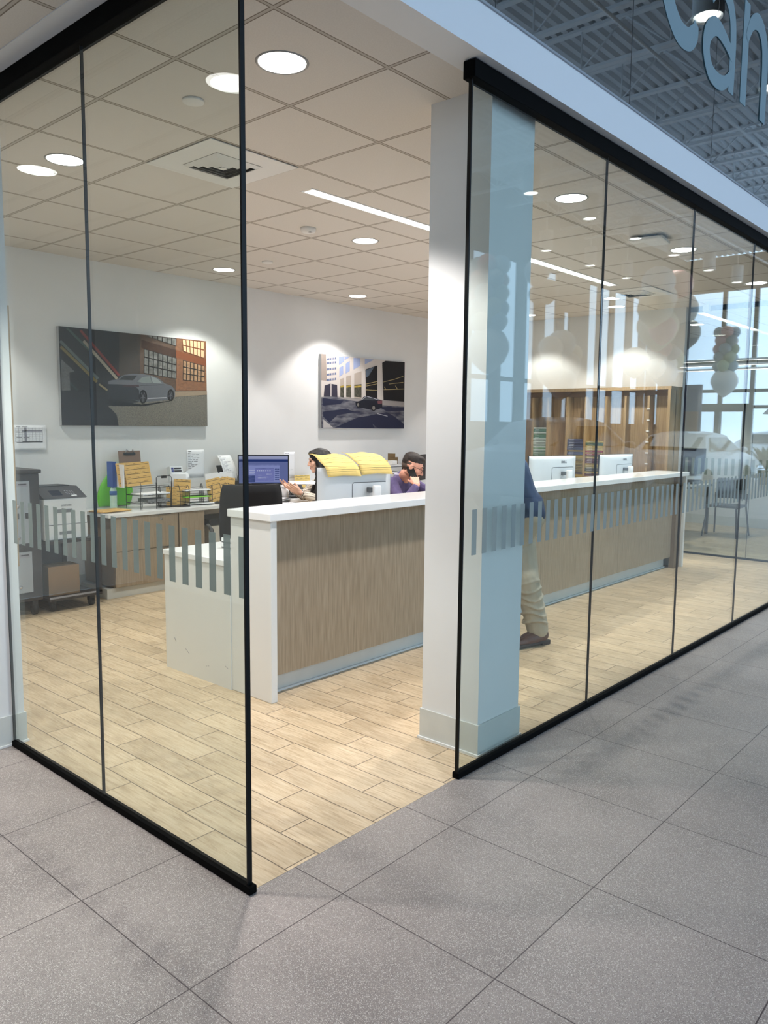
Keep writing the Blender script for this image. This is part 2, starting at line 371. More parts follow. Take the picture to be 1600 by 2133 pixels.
# soffit and fascia along the top of the glass
f = MB(); f.box(-4, 14, -0.07, 0.09, H, H+0.18, m_fasc); f.box(-4, 14, -0.078, 0.09, H+0.18, H+0.19, M('grey cap', (150, 156, 162), 0.6))
struct(f.obj('trim_1'))
struct(MB().box(-0.115, 0.0, 0.09, 4.97, H-0.004, H+0.002, m_fasc).obj('trim_2'))
# white column by the opening
struct(MB().box(1.428, 1.785, 0.065, 0.405, 0, H, m_wall).obj('column'))
bb = MB(); bb.box(1.42, 1.793, 0.057, 0.413, 0, 0.155, m_base); bb.box(1.412, 1.80, 0.049, 0.421, 0, 0.012, m_white)
struct(bb.obj('baseboard_column'))
bb = MB(); bb.box(-0.077, 0.064, 1.807, 2.4, 0, 0.15, m_base); bb.box(-0.085, 0.07, 1.80, 2.4, 0, 0.01, m_white); struct(bb.obj('baseboard_left'))
struct(MB().box(0.06, 8.24, 4.96, 4.97, 0, 0.15, m_base).obj('baseboard_back'))
struct(MB().box(11.64, 11.65, 0.1, 4.97, 0, 0.15, m_base).obj('baseboard_office_end'))
tag(MB().box(0.06, 0.10, 1.90, 1.96, 0.86, 2.12, m_oak).obj('wall_board'), 'narrow beige wood board upright on the wall end at the left edge', 'board')

# showroom: window walls to the south and east, roof deck on joists, seen mirrored in the glass
m_mull = M('grey window wall', (118, 116, 112), 0.6); m_alu = M('grey aluminium mullion', (96, 98, 100), 0.45)
ZT = 5.3
ops = [(-3.6, -2.3), (-2.15, -0.85), (-0.7, 0.6), (0.75, 2.05), (2.2, 3.5), (3.65, 4.95), (5.1, 6.4), (6.55, 7.85), (8.0, 9.3), (9.45, 10.75), (10.95, 11.9),
       (12.49, 13.25), (13.63, 14.27), (14.67, 15.08), (15.52, 16.08), (16.47, 16.77), (17.77, 18.28), (18.42, 19.02), (19.28, 20.07), (20.46, 20.98), (21.44, 21.62), (22.3, 22.55)]
w = MB(); x = -4.1
for a, b_ in ops:
    top = 4.45 if a in (16.47, 21.44, 22.3) else ZT if a > 12 else 6.3  # unseen openings are made taller to let in more daylight
    w.box(x, a, -8.06, -8.0, 0, 6.9, m_mull); w.box(a, b_, -8.06, -8.0, top, 6.9, m_mull); w.box(a, b_, -8.06, -8.0, 0, 1.68 if a > 12 else 0.25, m_mull); x = b_
w.box(x, 24.4, -8.06, -8.0, 0, 6.9, m_mull)
struct(w.obj('wall_south'))
for i, (a, b_) in enumerate(ops):
    q = MB(); q.box(a, b_, -8.05, -8.01, 2.60, 2.70, m_alu); q.box(a, a+0.03, -8.05, -8.01, 0.25, ZT if a > 12 else 6.3, m_alu); q.box(b_-0.03, b_, -8.05, -8.01, 0.25, ZT, m_alu)
    struct(q.obj('window_%d' % (i+1)))
w = MB(); XE = 24.3
w.box(XE, XE+0.2, -8.0, 3.0, 5.85, 6.9, m_mull)
struct(w.obj('wall_east'))
q = MB()
for y in (-7.95, -6.75, -5.8, -4.85, -3.9, -2.95, -2.0, -1.0, 0.0): q.box(XE, XE+0.12, y-0.06, y+0.06, 0, 5.85, m_alu)
for z in (0.1, 2.25, 2.75, 3.65): q.box(XE, XE+0.1, -8, 3, z-0.05, z+0.05, m_alu)
struct(q.obj('window_30'))
q = MB(); q.box(XE-0.1, XE, -7.75, -7.55, 0, 2.35, m_alu); q.box(XE-0.1, XE, -6.0, -5.85, 0, 2.35, m_alu); q.box(XE-0.1, XE, -6.85, -6.7, 0, 2.2, m_alu); q.box(XE-0.1, XE, -7.75, -5.85, 2.1, 2.35, m_alu)
struct(q.obj('door_1'))
# corrugated roof deck, ribs along x
m_deck = M('painted roof deck', (222, 224, 226), 0.7)
vs = []; fcs = []; prof = []; y = -8.2; 
while y < 0.1:
    prof += [(y, 6.93), (y+0.075, 6.93), (y+0.095, 7.0), (y+0.145, 7.0)]; y += 0.165
for yy, zz in prof: vs += [(-4.1, yy, zz), (24.4, yy, zz)]
for i in range(len(prof)-1): fcs.append((2*i, 2*i+1, 2*i+3, 2*i+2))
dk = MB(); dk.add(vs, fcs, m_deck); dk.box(-4.1, 24.4, -8.2, 5.1, 7.02, 7.08, m_deck); struct(dk.obj('roof_deck'))
jm = MB(); zb, zt = 6.4, 6.92
jm.box(-0.05, 0.05, -8, 0.0, zb-0.03, zb+0.01); jm.box(-0.05, 0.05, -8, 0.0, zt-0.02, zt+0.02)
y = -8.0; k = 0
while y < -0.2:
    jm.tube([(0, y, zb if k % 2 else zt), (0, y+0.62, zt if k % 2 else zb)], 0.014, n=5)
    if k % 2: jm.tube([(0, y, zb), (0, y, zt)], 0.012, n=5)
    y += 0.62; k += 1
jo = struct(jm.obj('beam_1', m_steel, loc=(-2.6, 0, 0)))
for i in range(1, 18):
    c = jo.copy(); COL.objects.link(c); c.name = 'beam_%d' % (i+1); c.location = (-2.6+1.25*i, 0, 0)
pp = MB()
for yy in (-2.6, -5.2): pp.tube([(-4, yy, 6.3), (24, yy, 6.3)], 0.022, n=8)
struct(pp.obj('trim_3', m_steel))
# ground, street and far side outside the windows
struct(MB().box(-30, 90, -70, -8.07, -0.2, -0.1, M('pale concrete lot', (192, 194, 197), 0.9, noise=0.1, scale=2)).obj('ground_outside'))
struct(MB().box(24.5, 90, -8.25, 40, -0.2, -0.1, M('pale concrete lot', (192, 194, 197), 0.9)).obj('road_outside'))

# ------------------------------------------------------------------ glass partition
def pane(axis, a, b_, off, label, group, edge=None, stripes=0.08, z0=0.022, z1=2.985, first=None):
    """one plate of glass with its frosted stripe band; axis is the direction it runs along"""
    t = thing('glass_panel', label, 'glass panel', (a, off, 0) if axis == 'x' else (off, a, 0), 0 if axis == 'x' else PI/2, group)
    L = b_-a
    MB().box(0.0015, L-0.0015, -0.006, 0.006, z0, z1, m_glass).obj('glass_sheet', parent=t)
    s = MB(); x = first if first is not None else 0.02
    while x+0.037 < L: s.box(x, x+0.0365, -0.0072, -0.0064, 1.003, 1.206, m_decal); x += stripes
    s.obj('frosted_stripes', parent=t)
    MB().box(L-0.0016, L+0.0016, -0.0065, 0.0065, z0, z1, m_seam).obj('silicone_joint', parent=t)
    if edge is not None: MB().box(edge-0.004, edge+0.004, -0.0085, 0.0085, z0, z1, m_edge).obj('edge_strip', parent=t)
    return t
def track(name, x0, x1, y0, y1, z0, z1, label):
    o = MB().box(x0, x1, y0, y1, z0, z1, m_black, bev=0.004).obj(name); tag(o, label, 'glass track'); return o
GP = 'frameless glass wall panels'
pane('y', 0.0, 0.954, 0.0, 'glass panel with the free corner edge, left of the opening', GP, edge=0.0, first=0.012)
pane('y', 0.954, 1.80, 0.0, 'glass panel running from the left wall to the seam on the left side', GP, first=0.02)
xs = [1.175, 2.406, 3.652, 4.883, 6.11, 7.34, 8.33]
lab = ['glass panel in front of the white column, right of the opening', 'glass panel second along from the opening, in front of the long counter',
       'glass panel third along from the opening, in front of the counter end', 'glass panel fourth along from the opening, at the right picture edge',
       'glass panel fifth along from the opening, far down the glass wall', 'glass panel meeting the far glass partition']
for i in range(6): pane('x', xs[i], xs[i+1], 0.0, lab[i], GP, edge=0.0 if i == 0 else None, first=(0.066 if i == 0 else 0.03))
pane('y', 0.0, 0.95, 8.33, 'near glass panel of the partition in front of the far office', GP, first=0.03)
pane('y', 0.95, 1.78, 8.33, 'glass panel of the far office partition next to the shelving wall', GP, first=0.03)
track('bottom_track', -0.016, 0.016, -0.02, 1.80, 0, 0.028, 'black floor track under the left glass panels')
track('bottom_track', 1.165, 8.33, -0.018, 0.018, 0, 0.028, 'black floor track under the long right glass wall')
track('bottom_track', 8.314, 8.346, 0.02, 1.78, 0, 0.022, 'black floor track under the far office partition')
track('top_track', -0.03, 0.03, -0.01, 1.81, 2.975, 3.046, 'black ceiling track above the left glass panels')
track('top_track', 1.16, 8.36, -0.03, 0.03, 2.975, 3.046, 'black ceiling track above the long right glass wall')
track('top_track', 8.31, 8.35, 0.03, 1.78, 2.99, 3.046, 'black ceiling track above the far office partition')
# upper glass above the fascia
ux = [-2.43, -1.2, 0.03, 1.257, 2.52, 3.73, 4.96, 6.19, 7.42]
ul = ['upper glass far to the left above the opening', 'upper glass second from the left end', 'upper glass above the opening', 'upper glass above the white column with no lettering',
      'upper glass behind the first two frosted letters', 'upper glass behind the frosted letter n', 'upper glass past the lettering', 'upper glass last along the fascia']
for i in range(8):
    if i < 2: continue
    t = thing('glass_panel', ul[i], 'glass panel', (ux[i], -0.05, 3.24), 0, 'upper glass panels above the fascia')
    MB().box(0.002, ux[i+1]-ux[i]-0.002, -0.006, 0.006, 0, 3.0, m_cler).obj('glass_sheet', parent=t)
    MB().box(-0.003, 0.003, -0.0065, 0.0065, 0, 3.0, m_seam).obj('silicone_joint', parent=t)
# the frosted letters C a n
def stroke(pts, mat=m_letter):
    """variable-width flat letter stroke in the x-z plane: (x, z, width)"""
    b_ = MB(); n = 8; P = []
    for i in range(len(pts)-1):
        p0 = pts[max(i-1, 0)]; p1 = pts[i]; p2 = pts[i+1]; p3 = pts[min(i+2, len(pts)-1)]
        for k in range(n):
            t = k/n
            P.append(tuple(0.5*((2*p1[j])+(-p0[j]+p2[j])*t+(2*p0[j]-5*p1[j]+4*p2[j]-p3[j])*t*t+(-p0[j]+3*p1[j]-3*p2[j]+p3[j])*t**3) for j in range(3)))
    P.append(tuple(pts[-1])); vs = []
    for i, (x, z, w_) in enumerate(P):
        a = P[max(i-1, 0)]; c = P[min(i+1, len(P)-1)]; dx, dz = c[0]-a[0], c[1]-a[1]; l = math.hypot(dx, dz) or 1
        nx, nz = -dz/l*w_/2, dx/l*w_/2
        vs += [(x+nx, 0, z+nz), (x-nx, 0, z-nz), (x+nx, -0.0015, z+nz), (x-nx, -0.0015, z-nz)]
    fcs = []
    for i in range(len(P)-1):
        o = 4*i; fcs += [(o, o+4, o+5, o+1), (o+2, o+3, o+7, o+6), (o, o+2, o+6, o+4), (o+1, o+5, o+7, o+3)]
    return vs, fcs
def letter(name, strokes, label):
    b_ = MB()
    for n_, s in enumerate(strokes):
        s = [(x, z, w_*1.3) for x, z, w_ in s]; vs, fc = stroke(s); b_.add([(p[0], p[1]-0.0026*n_, p[2]) for p in vs], fc, m_letter)
    o = b_.obj('letter', loc=(0, -0.0575, 0)); tag(o, label, 'letter', 'frosted letters on the upper glass'); return o
letter('C', [[(3.52, 4.50, 0.03), (3.36, 4.72, 0.09), (3.13, 4.74, 0.11), (2.93, 4.50, 0.12), (2.86, 4.22, 0.12), (2.93, 3.98, 0.115), (3.09, 3.85, 0.11), (3.25, 3.84, 0.10), (3.345, 3.90, 0.09), (3.375, 3.97, 0.05)]], 'frosted letter C on the upper glass')
letter('a', [[(3.61, 4.20, 0.04), (3.68, 4.29, 0.08), (3.82, 4.335, 0.085), (3.95, 4.27, 0.085), (4.01, 4.12, 0.085), (4.015, 3.77, 0.075)],
             [(4.01, 3.99, 0.05), (3.86, 4.05, 0.07), (3.69, 4.07, 0.085), (3.565, 3.99, 0.09), (3.545, 3.88, 0.085), (3.63, 3.785, 0.08), (3.78, 3.77, 0.075), (3.91, 3.81, 0.06), (4.01, 3.90, 0.04)]], 'frosted letter a on the upper glass')
letter('n', [[(4.255, 4.43, 0.085), (4.255, 4.1, 0.09), (4.255, 3.775, 0.09)], [(4.27, 4.20, 0.05), (4.36, 4.33, 0.07), (4.50, 4.38, 0.09), (4.63, 4.31, 0.10), (4.68, 4.14, 0.10), (4.68, 3.775, 0.09)]], 'frosted letter n on the upper glass')
# ------------------------------------------------------------------ things in the ceilings
m_trimring = M('satin grey trim ring', (150, 148, 145), 0.4); m_dwhite = M('white diffuser plastic', (225, 224, 221), 0.5)
def spot(name, parent, loc, power, size=104, blend=0.32, rad=0.06, col=LAMP):
    d = bpy.data.lights.new(name, 'SPOT'); d.energy = power; d.spot_size = math.radians(size); d.spot_blend = blend; d.shadow_soft_size = rad; d.color = col
    o = bpy.data.objects.new(name, d); COL.objects.link(o); o.parent = parent; o.location = loc; return o
def downlight(x, y, label, z=H, power=P_DOWN, group='recessed round downlights'):
    t = thing('downlight', label, 'ceiling light', (x, y, z), 0, group)
    MB().lathe([(0.098, 0.0), (0.103, -0.004), (0.106, -0.004), (0.112, 0.001)], m_trimring, 32).obj('trim_ring', parent=t)
    MB().lathe([(0.001, 0.0), (0.099, -0.0012)], m_disc, 32).obj('lamp', parent=t)
    spot('lamp_light', t, (0, 0, -0.02), power); return t
downlight(0.695, 0.61, 'large round downlight nearest the entrance opening, above the corner glass')
downlight(0.695, 2.47, 'round downlight behind the left glass, above the printers', power=P_DOWN*0.62)
downlight(3.236, 4.37, 'round downlight near the back wall above the left picture', power=P_DOWN*0.6)
downlight(3.219, 2.49, 'round downlight in mid ceiling beyond the linear light')
downlight(5.17, 4.42, 'round downlight near the back wall above the right picture', power=P_DOWN*0.6)
downlight(3.193, 0.635, 'round downlight behind the glass right of the column')
downlight(5.13, 0.638, 'round downlight beyond the flat access point, near the second glass seam')
downlight(7.72, 2.45, 'round downlight seen through the glass above the shelving', power=P_DOWN*0.42)
downlight(7.72, 3.7, 'round downlight above the shelving, hidden by the column', power=P_DOWN*0.4)
downlight(0.695, 4.37, 'round downlight near the back wall above the copier tower', power=P_DOWN*0.6)
downlight(5.15, 2.49, 'round downlight above the middle of the long counter')
downlight(7.1, 2.2, 'round downlight above the far end of the long counter')
downlight(7.1, 0.64, 'round downlight in front of the far glass partition')
downlight(10.0, 2.3, 'round downlight in the far office ceiling')
for x, y, l in ((-0.68, 0.93, 'corridor downlight outside the left glass near the corner'), (-0.68, 2.78, 'corridor downlight outside the left glass further back')):
    downlight(x, y, l, power=P_DOWN*1.05, group='corridor downlights')
def linear(x0, x1, y, label):
    t = thing('linear_light', label, 'ceiling light', (x0, y, H), 0, 'recessed linear lights'); L = x1-x0
    MB().box(-0.03, L+0.03, -0.055, -0.042, -0.004, 0.002, m_white).box(-0.03, L+0.03, 0.042, 0.055, -0.004, 0.002, m_white).obj('frame', parent=t)
    MB().box(0, L, -0.041, 0.041, -0.003, 0.001, m_lin).obj('diffuser', parent=t); return t
linear(1.99, 6.32, 1.83, 'long glowing linear light running above the counter')
linear(8.9, 11.2, 1.83, 'linear light in the far office ceiling')
def vent(x, y, label, dark):
    t = thing('ceiling_vent', label, 'vent', (x, y, H-0.003), 0, 'square ceiling vents')
    MB().box(-0.305, 0.305, -0.305, 0.305, -0.004, 0.0, m_dwhite).obj('panel', parent=t)
    MB().box(-0.16, 0.16, -0.16, 0.16, -0.005, -0.0041, M('vent dark throat', (40, 38, 36), 0.9)).obj('throat', parent=t)
    lv = MB()
    for k, r in enumerate((0.160, 0.122, 0.085, 0.05)):
        z1 = -0.006; z0 = -0.02
        for a in range(4):
            T = Matrix.Rotation(a*PI/2, 4, 'Z')
            lv.add([(-r, -r, z1), (r, -r, z1), (r-0.024, -r+0.024, z0), (-r+0.024, -r+0.024, z0)], [(0, 1, 2, 3)], m_dwhite, False, T)
    lv.box(-0.02, 0.02, -0.02, 0.02, -0.021, -0.016, m_dwhite); lv.obj('louvres', parent=t); return t
vent(1.322, 1.845, 'square louvred air vent behind the left glass', True); vent(6.9, 1.84, 'square louvred air vent seen through the glass beyond the linear light', True)
t = thing('smoke_detector', 'round white smoke detector under the ceiling beyond the vent', 'smoke detector', (2.64, 2.54, H))
MB().lathe([(0.058, 0.0), (0.058, -0.018), (0.05, -0.032), (0.03, -0.038), (0.0, -0.038)], m_dwhite, 28).obj('housing', parent=t)
MB().box(-0.022, 0.0, -0.045, -0.02, -0.0395, -0.036, m_inkg).obj('sensor', parent=t)
for x, y, l in ((0.68, 1.21, 'flat white sprinkler cover disc behind the left glass'), (3.25, 3.74, 'flat white sprinkler cover disc near the back of the ceiling')):
    tag(MB().lathe([(0.05, 0.0), (0.05, -0.009), (0.047, -0.011), (0.0, -0.011)], m_dwhite, 28).obj('sprinkler_cover', loc=(x, y, H)), l, 'sprinkler cover', 'sprinkler cover discs')
t = thing('access_point', 'flat white wireless access point under the ceiling behind the right glass', 'access point', (4.54, 0.68, H), 0.15)
MB().box(-0.07, 0.07, -0.07, 0.07, -0.02, 0, m_plas_b).obj('mount', parent=t); MB().box(-0.13, 0.13, -0.13, 0.13, -0.042, -0.018, m_dwhite, bev=0.012).obj('housing', parent=t)
t = thing('sprinkler_fixture', 'small boxy ceiling fixture hanging before the far glass partition', 'ceiling fixture', (8.05, 1.47, H))
MB().box(-0.006, 0.006, -0.006, 0.006, -0.03, 0, m_steel).obj('stem', parent=t); MB().box(-0.035, 0.035, -0.035, 0.035, -0.1, -0.03, m_silver, bev=0.004).obj('housing', parent=t)
# pendants and linear lamps of the showroom (seen mirrored, save the added ones)
pend = None
pl = [(x, -1.0) for x in (6.07, 8.06, 10.0, 4.1, 2.1, 0.1, -1.9)]+[(x, -5.0) for x in (7.9, 9.82, 11.84, 13.8, 15.77, 17.9, 19.92)]+[(x, -6.93) for x in (13.65, 15.66, 17.62)]  # last three of the nearest row are unseen, added to brighten the floor
for i, (x, y) in enumerate(pl):
    lb = '%s showroom pendant lamp in the row %s' % (['first', 'second', 'third', 'fourth', 'fifth', 'sixth', 'seventh'][i if i < 7 else i-7 if i < 14 else i-14],
          'closest to the fascia' if i < 7 else 'halfway to the window wall' if i < 14 else 'beside the window wall')
    if pend is None:
        pend = thing('pendant_lamp', lb, 'pendant lamp', (x, y, 5.3), 0, 'showroom pendant lamps')
        MB().lathe([(0.0, 0.05), (0.13, 0.05), (0.13, 0.0), (0.14, 0.0), (0.14, 0.42), (0.0, 0.44)], M('grey pendant shell', (176, 180, 182), 0.6), 28).obj('shade', parent=pend)
        MB().lathe([(0.0, 0.012), (0.105, 0.012)], m_disc, 28).obj('lamp', parent=pend)
        MB().box(-0.006, 0.006, -0.006, 0.006, 0.43, 1.6, m_steel).obj('stem', parent=pend); o = pend
    else: o = dup(pend, (x, y, 5.3), label=lb)
    if 7 <= i < 14: spot('lamp_light', o, (0, 0, -0.02), P_PEND, 84, 0.6, 0.1, (1, 0.96, 0.92))
for k, (yy, zz) in enumerate(((-5.2, 3.30), (-5.35, 3.22), (-5.5, 3.14))):
    t = thing('linear_pendant', ['highest', 'middle', 'lowest'][k]+' of the three parallel linear lamps near the east windows', 'pendant lamp', (19.6+0.5*k, -4.9, zz), 0, 'parallel linear lamps')
    MB().box(-0.03, 0.03, -2.6, 2.4, 0, 0.05, m_steel).obj('housing', parent=t); MB().box(-0.025, 0.025, -2.6, 2.4, -0.006, 0.0, m_lin).obj('diffuser', parent=t)

# ------------------------------------------------------------------ reception counter
t = thing('reception_counter', 'long reception counter with woodgrain front and white end panels', 'counter', (1.22, 1.32, 0))
L = 6.10
o = MB().box(0.0, 0.045, 0.0, 0.36, 0, 1.036, m_panelw, bev=0.006).obj('end_panel', parent=t)
o = MB().box(L-0.04, L, 0.0, 0.36, 0, 1.036, m_panelw, bev=0.004).obj('end_panel', parent=t)
p = MB(); x = 0.05
while x < L-0.1:
    x2 = min(x+1.5, L-0.2); p.box(x, x2-0.003, 0.075, 0.095, 0.125, 1.036, m_lam); x = x2
    if x2 >= L-0.2: break
p.obj('front_panel', parent=t)
MB().box(L-0.2, L-0.04, 0.03, 0.09, 0, 1.036, M('brown edge laminate', (128, 110, 90), 0.4)).obj('inner_pilaster', parent=t)
k = MB(); k.box(0.05, L-0.2, 0.15, 0.17, 0, 0.16, m_base); k.box(0.05, L-0.2, 0.135, 0.15, 0, 0.012, m_white); k.obj('kick_base', parent=t)
MB().box(0.045, L-0.04, 0.30, 0.33, 0, 1.036, m_panelw).obj('back_panel', parent=t)
tag(MB().box(1.205, 7.335, 1.305, 1.69, 1.037, 1.081, m_quartz, bev=0.004).obj('countertop'), 'white polished upper countertop of the long reception counter', 'countertop')
# lower desk behind the counter
t = thing('return_desk', 'low white desk return at the left end of the counter', 'desk', (1.213, 1.70, 0))
mk = MB().box(0.0, 0.03, -0.02, 0.655, 0, 0.738, m_panelw)
for (x, y, z, l, a) in ((-0.001, 0.42, 0.15, 0.05, 0.6), (-0.001, 0.02, 0.13, 0.03, 0.4), (-0.001, 0.2, 0.10, 0.012, 0), (-0.001, 0.22, 0.095, 0.01, 0), (-0.001, 0.55, 0.2, 0.03, 0.9)):
    mk.box(-0.0006, 0, -l/2, l/2, -0.0015, 0.0015, m_inkg, T=TR((x, y, z), rx=a))
mk.obj('side_panel', parent=t)
MB().box(0.03, 6.08, 0.60, 0.62, 0.55, 0.738, m_panelw).obj('modesty_rail', parent=t)
for xx in (2.0, 4.0, 6.05): MB().box(xx, xx+0.03, 0.0, 0.62, 0, 0.738, m_panelw).obj('support', parent=t)
tag(MB().box(1.205, 7.30, 1.692, 2.36, 0.739, 0.772, m_quartz, bev=0.003).obj('worktop'), 'white lower worktop behind the reception counter', 'worktop')
t = thing('paper_tray', 'low white stacked paper tray on the return desk behind the glass stripes', 'tray', (1.62, 1.98, 0.773))
for i in range(2): MB().box(-0.12, 0.12, -0.16, 0.16, i*0.035, i*0.035+0.006, m_wplas).box(-0.12, -0.112, -0.16, 0.16, i*0.035, i*0.035+0.03, m_wplas).box(0.112, 0.12, -0.16, 0.16, i*0.035, i*0.035+0.03, m_wplas).obj('tray', parent=t)

# ------------------------------------------------------------------ desk along the back wall
tag(MB().box(1.955, 7.6, 4.37, 4.965, 0.732, 0.766, m_quartz, bev=0.004).obj('worktop'), 'white worktop along the back wall', 'worktop')
m_lam2 = M('warm woodgrain laminate', (166, 149, 126), 0.5, scale=5, stretch=(14, 14, 0.9), c2=(148, 130, 108))
t = thing('file_cabinet', 'two drawer woodgrain file cabinet under the back worktop', 'cabinet', (2.02, 4.39, 0))
MB().box(0, 0.66, 0.02, 0.55, 0.095, 0.728, M('brown cabinet side', (132, 112, 92), 0.6)).obj('body', parent=t)
for k, (z0, z1) in enumerate(((0.098, 0.415), (0.421, 0.726))):
    d = MB().box(0.002, 0.657, 0, 0.018, z0, z1, m_lam2).obj('drawer', parent=t)
    MB().box(0.42, 0.58, -0.008, 0.006, z1-0.004, z1+0.002, m_chrome).obj('handle', parent=d)
    if k: MB().lathe([(0.011, 0), (0.011, 0.006), (0.004, 0.007), (0.0, 0.004)], m_chrome, 16, T=TR((0.475, 0.0, 0.682), rx=PI/2)).obj('lock', parent=d)
MB().box(-0.03, 0.96, 0.03, 0.05, 0, 0.09, m_base).box(-0.07, -0.03, 0.03, 0.5, 0, 0.09, m_base).obj('kick_base', parent=t)
t = thing('filler_cabinet', 'narrow woodgrain cabinet front beside the file drawers', 'cabinet', (2.69, 4.39, 0))
MB().box(0, 0.29, 0.02, 0.55, 0.095, 0.728, m_lam2).obj('body', parent=t); MB().box(0.002, 0.288, 0, 0.018, 0.098, 0.726, m_lam2).obj('door', parent=t)
t = thing('under_desk_printer', 'beige office machine under the back worktop behind the black chair', 'machine', (3.08, 4.45, 0.0))
MB().box(0, 0.42, 0, 0.42, 0.02, 0.56, M('beige machine shell', (196, 192, 182), 0.5), bev=0.008).obj('body', parent=t)
MB().box(-0.005, 0.425, -0.01, 0.42, 0.56, 0.62, m_plas_b, bev=0.006).obj('lid', parent=t); MB().box(0.04, 0.16, -0.004, 0.01, 0.16, 0.24, m_plas_b).obj('vent_grille', parent=t)

# wire and mesh desk tidies
DZ = 0.767
def envelope(b_, w, h, T, mat=None, lines=5, seed=0, thick=0.003):
    rd = random.Random(seed); b_.box(-w/2, w/2, -thick/2, thick/2, 0, h, mat or m_kraft, T=T)
    for s in (-1, 1):
        for k in range(lines):
            z = h*(0.12+0.78*k/(lines-1)); b_.box(-w*0.46, w*0.46, s*thick/2-0.0003, s*thick/2+0.0003, z, z+h*0.018, m_ink, T=T)
            for q in range(3):
                x = -w*0.42+q*w*0.3; b_.box(x, x+w*rd.uniform(0.08, 0.2), s*thick/2-0.0003, s*thick/2+0.0003, z+h*0.06, z+h*0.075, M('faded brown ink', (120, 90, 50), 0.9), T=T)
    return b_
def env_obj(label, w, h, loc, rz=0, lean=0, roll=0, mat=None, seed=0, group=None, tuck=True):
    o = envelope(MB(), w, h, Matrix.Identity(4), mat, seed=seed).obj('folder_envelope'); o.location = loc; o.rotation_euler = (lean, roll, rz)
    tag(o, label, 'folder', group); return o
G_E = 'printed kraft folders on the back desk'
# tall wire rack with folders, clipboard, binder
t = thing('wire_desk_rack', 'black wire letter rack holding the big kraft folders', 'desk rack', (2.52, 4.62, DZ), 0.05)
w = MB()
for z in (0.055, 0.13, 0.20):
    w.tube([(-0.17, -0.11, z), (0.17, -0.11, z), (0.17, 0.12, z), (-0.17, 0.12, z)], 0.0028, m_wire, 6, closed=True)
    if z < 0.19:
        for k in range(9): w.tube([(-0.17+0.34*k/8, -0.11, z-0.002), (-0.17+0.34*k/8, 0.12, z-0.002)], 0.0018, m_wire, 5)
for x in (-0.17, 0.0, 0.17):
    w.tube([(x, -0.11, 0), (x, -0.11, 0.25)], 0.003, m_wire, 6); w.tube([(x, 0.12, 0), (x, 0.12, 0.22)], 0.003, m_wire, 6)
w.tube([(0.0, -0.115, 0.0), (0.0, -0.115, 0.29), (0.015, -0.115, 0.305), (0.155, -0.115, 0.305), (0.17, -0.115, 0.29), (0.17, -0.115, 0.0)], 0.0035, m_wire, 6)
w.obj('wire_frame', parent=t)
MB().box(0.06, 0.11, -0.122, -0.108, 0.285, 0.31, m_plas_b).obj('binder_clip', parent=t)
env_obj('big printed kraft folder in front in the wire rack', 0.27, 0.22, (2.45, 4.66, DZ+0.215), 0.02, -0.2, -0.06, seed=1)
env_obj('big printed kraft folder behind another in the wire rack', 0.27, 0.22, (2.38, 4.685, DZ+0.215), 0.02, -0.2, -0.04, seed=2)
t = thing('clipboard', 'brown clipboard standing behind the kraft folders', 'clipboard', (2.44, 4.79, DZ+0.235), 0.0)
T = Matrix.Rotation(-0.12, 4, 'X')
MB().box(-0.115, 0.115, -0.002, 0.002, 0.0, 0.305, M('brown hardboard', (128, 104, 88), 0.7), T=T).obj('board', parent=t)
MB().box(-0.06, 0.06, -0.008, -0.002, 0.265, 0.285, m_plas_b, T=T).tube([(-0.045, -0.008, 0.285), (-0.03, -0.014, 0.315), (-0.012, -0.014, 0.30), (0.012, -0.014, 0.30), (0.03, -0.014, 0.315), (0.045, -0.008, 0.285)], 0.005, m_chrome, 8, T=T).obj('clip', parent=t)
tag(MB().box(-0.11, 0.11, -0.001, 0.001, 0, 0.21, m_paper).obj('paper_sheet', loc=(2.48, 4.745, DZ+0.215), rot=(-0.15, 0.04, 0)), 'blank white sheet in front of the clipboard', 'paper')
tag(MB().box(-0.02, 0.02, 0.0, 0.1, 0, 0.24, M('blue binder', (44, 82, 158), 0.5)).obj('binder', loc=(2.245, 4.76, DZ+0.2)), 'blue binder standing at the left of the wire rack', 'binder')
tag(MB().box(-0.006, 0.006, -0.12, 0.1, 0, 0.215, m_paper).obj('document_stack', loc=(2.275, 4.77, DZ+0.2)), 'white papers between the blue binder and the kraft folders', 'papers')
tag(MB().box(-0.15, 0.15, -0.1, 0.1, 0, 0.012, m_paper).obj('document_stack', loc=(2.54, 4.63, DZ+0.132), rot=(0, 0, 0.05)), 'white papers lying on the middle tier of the wire rack', 'papers')
tag(MB().box(-0.12, 0.12, -0.09, 0.09, 0, 0.03, M('mottled grey paper', (150, 150, 150), 0.8, noise=0.6, scale=120)).obj('document_stack', loc=(2.57, 4.62, DZ+0.058)), 'mottled grey pad on the bottom tier of the wire rack', 'papers')
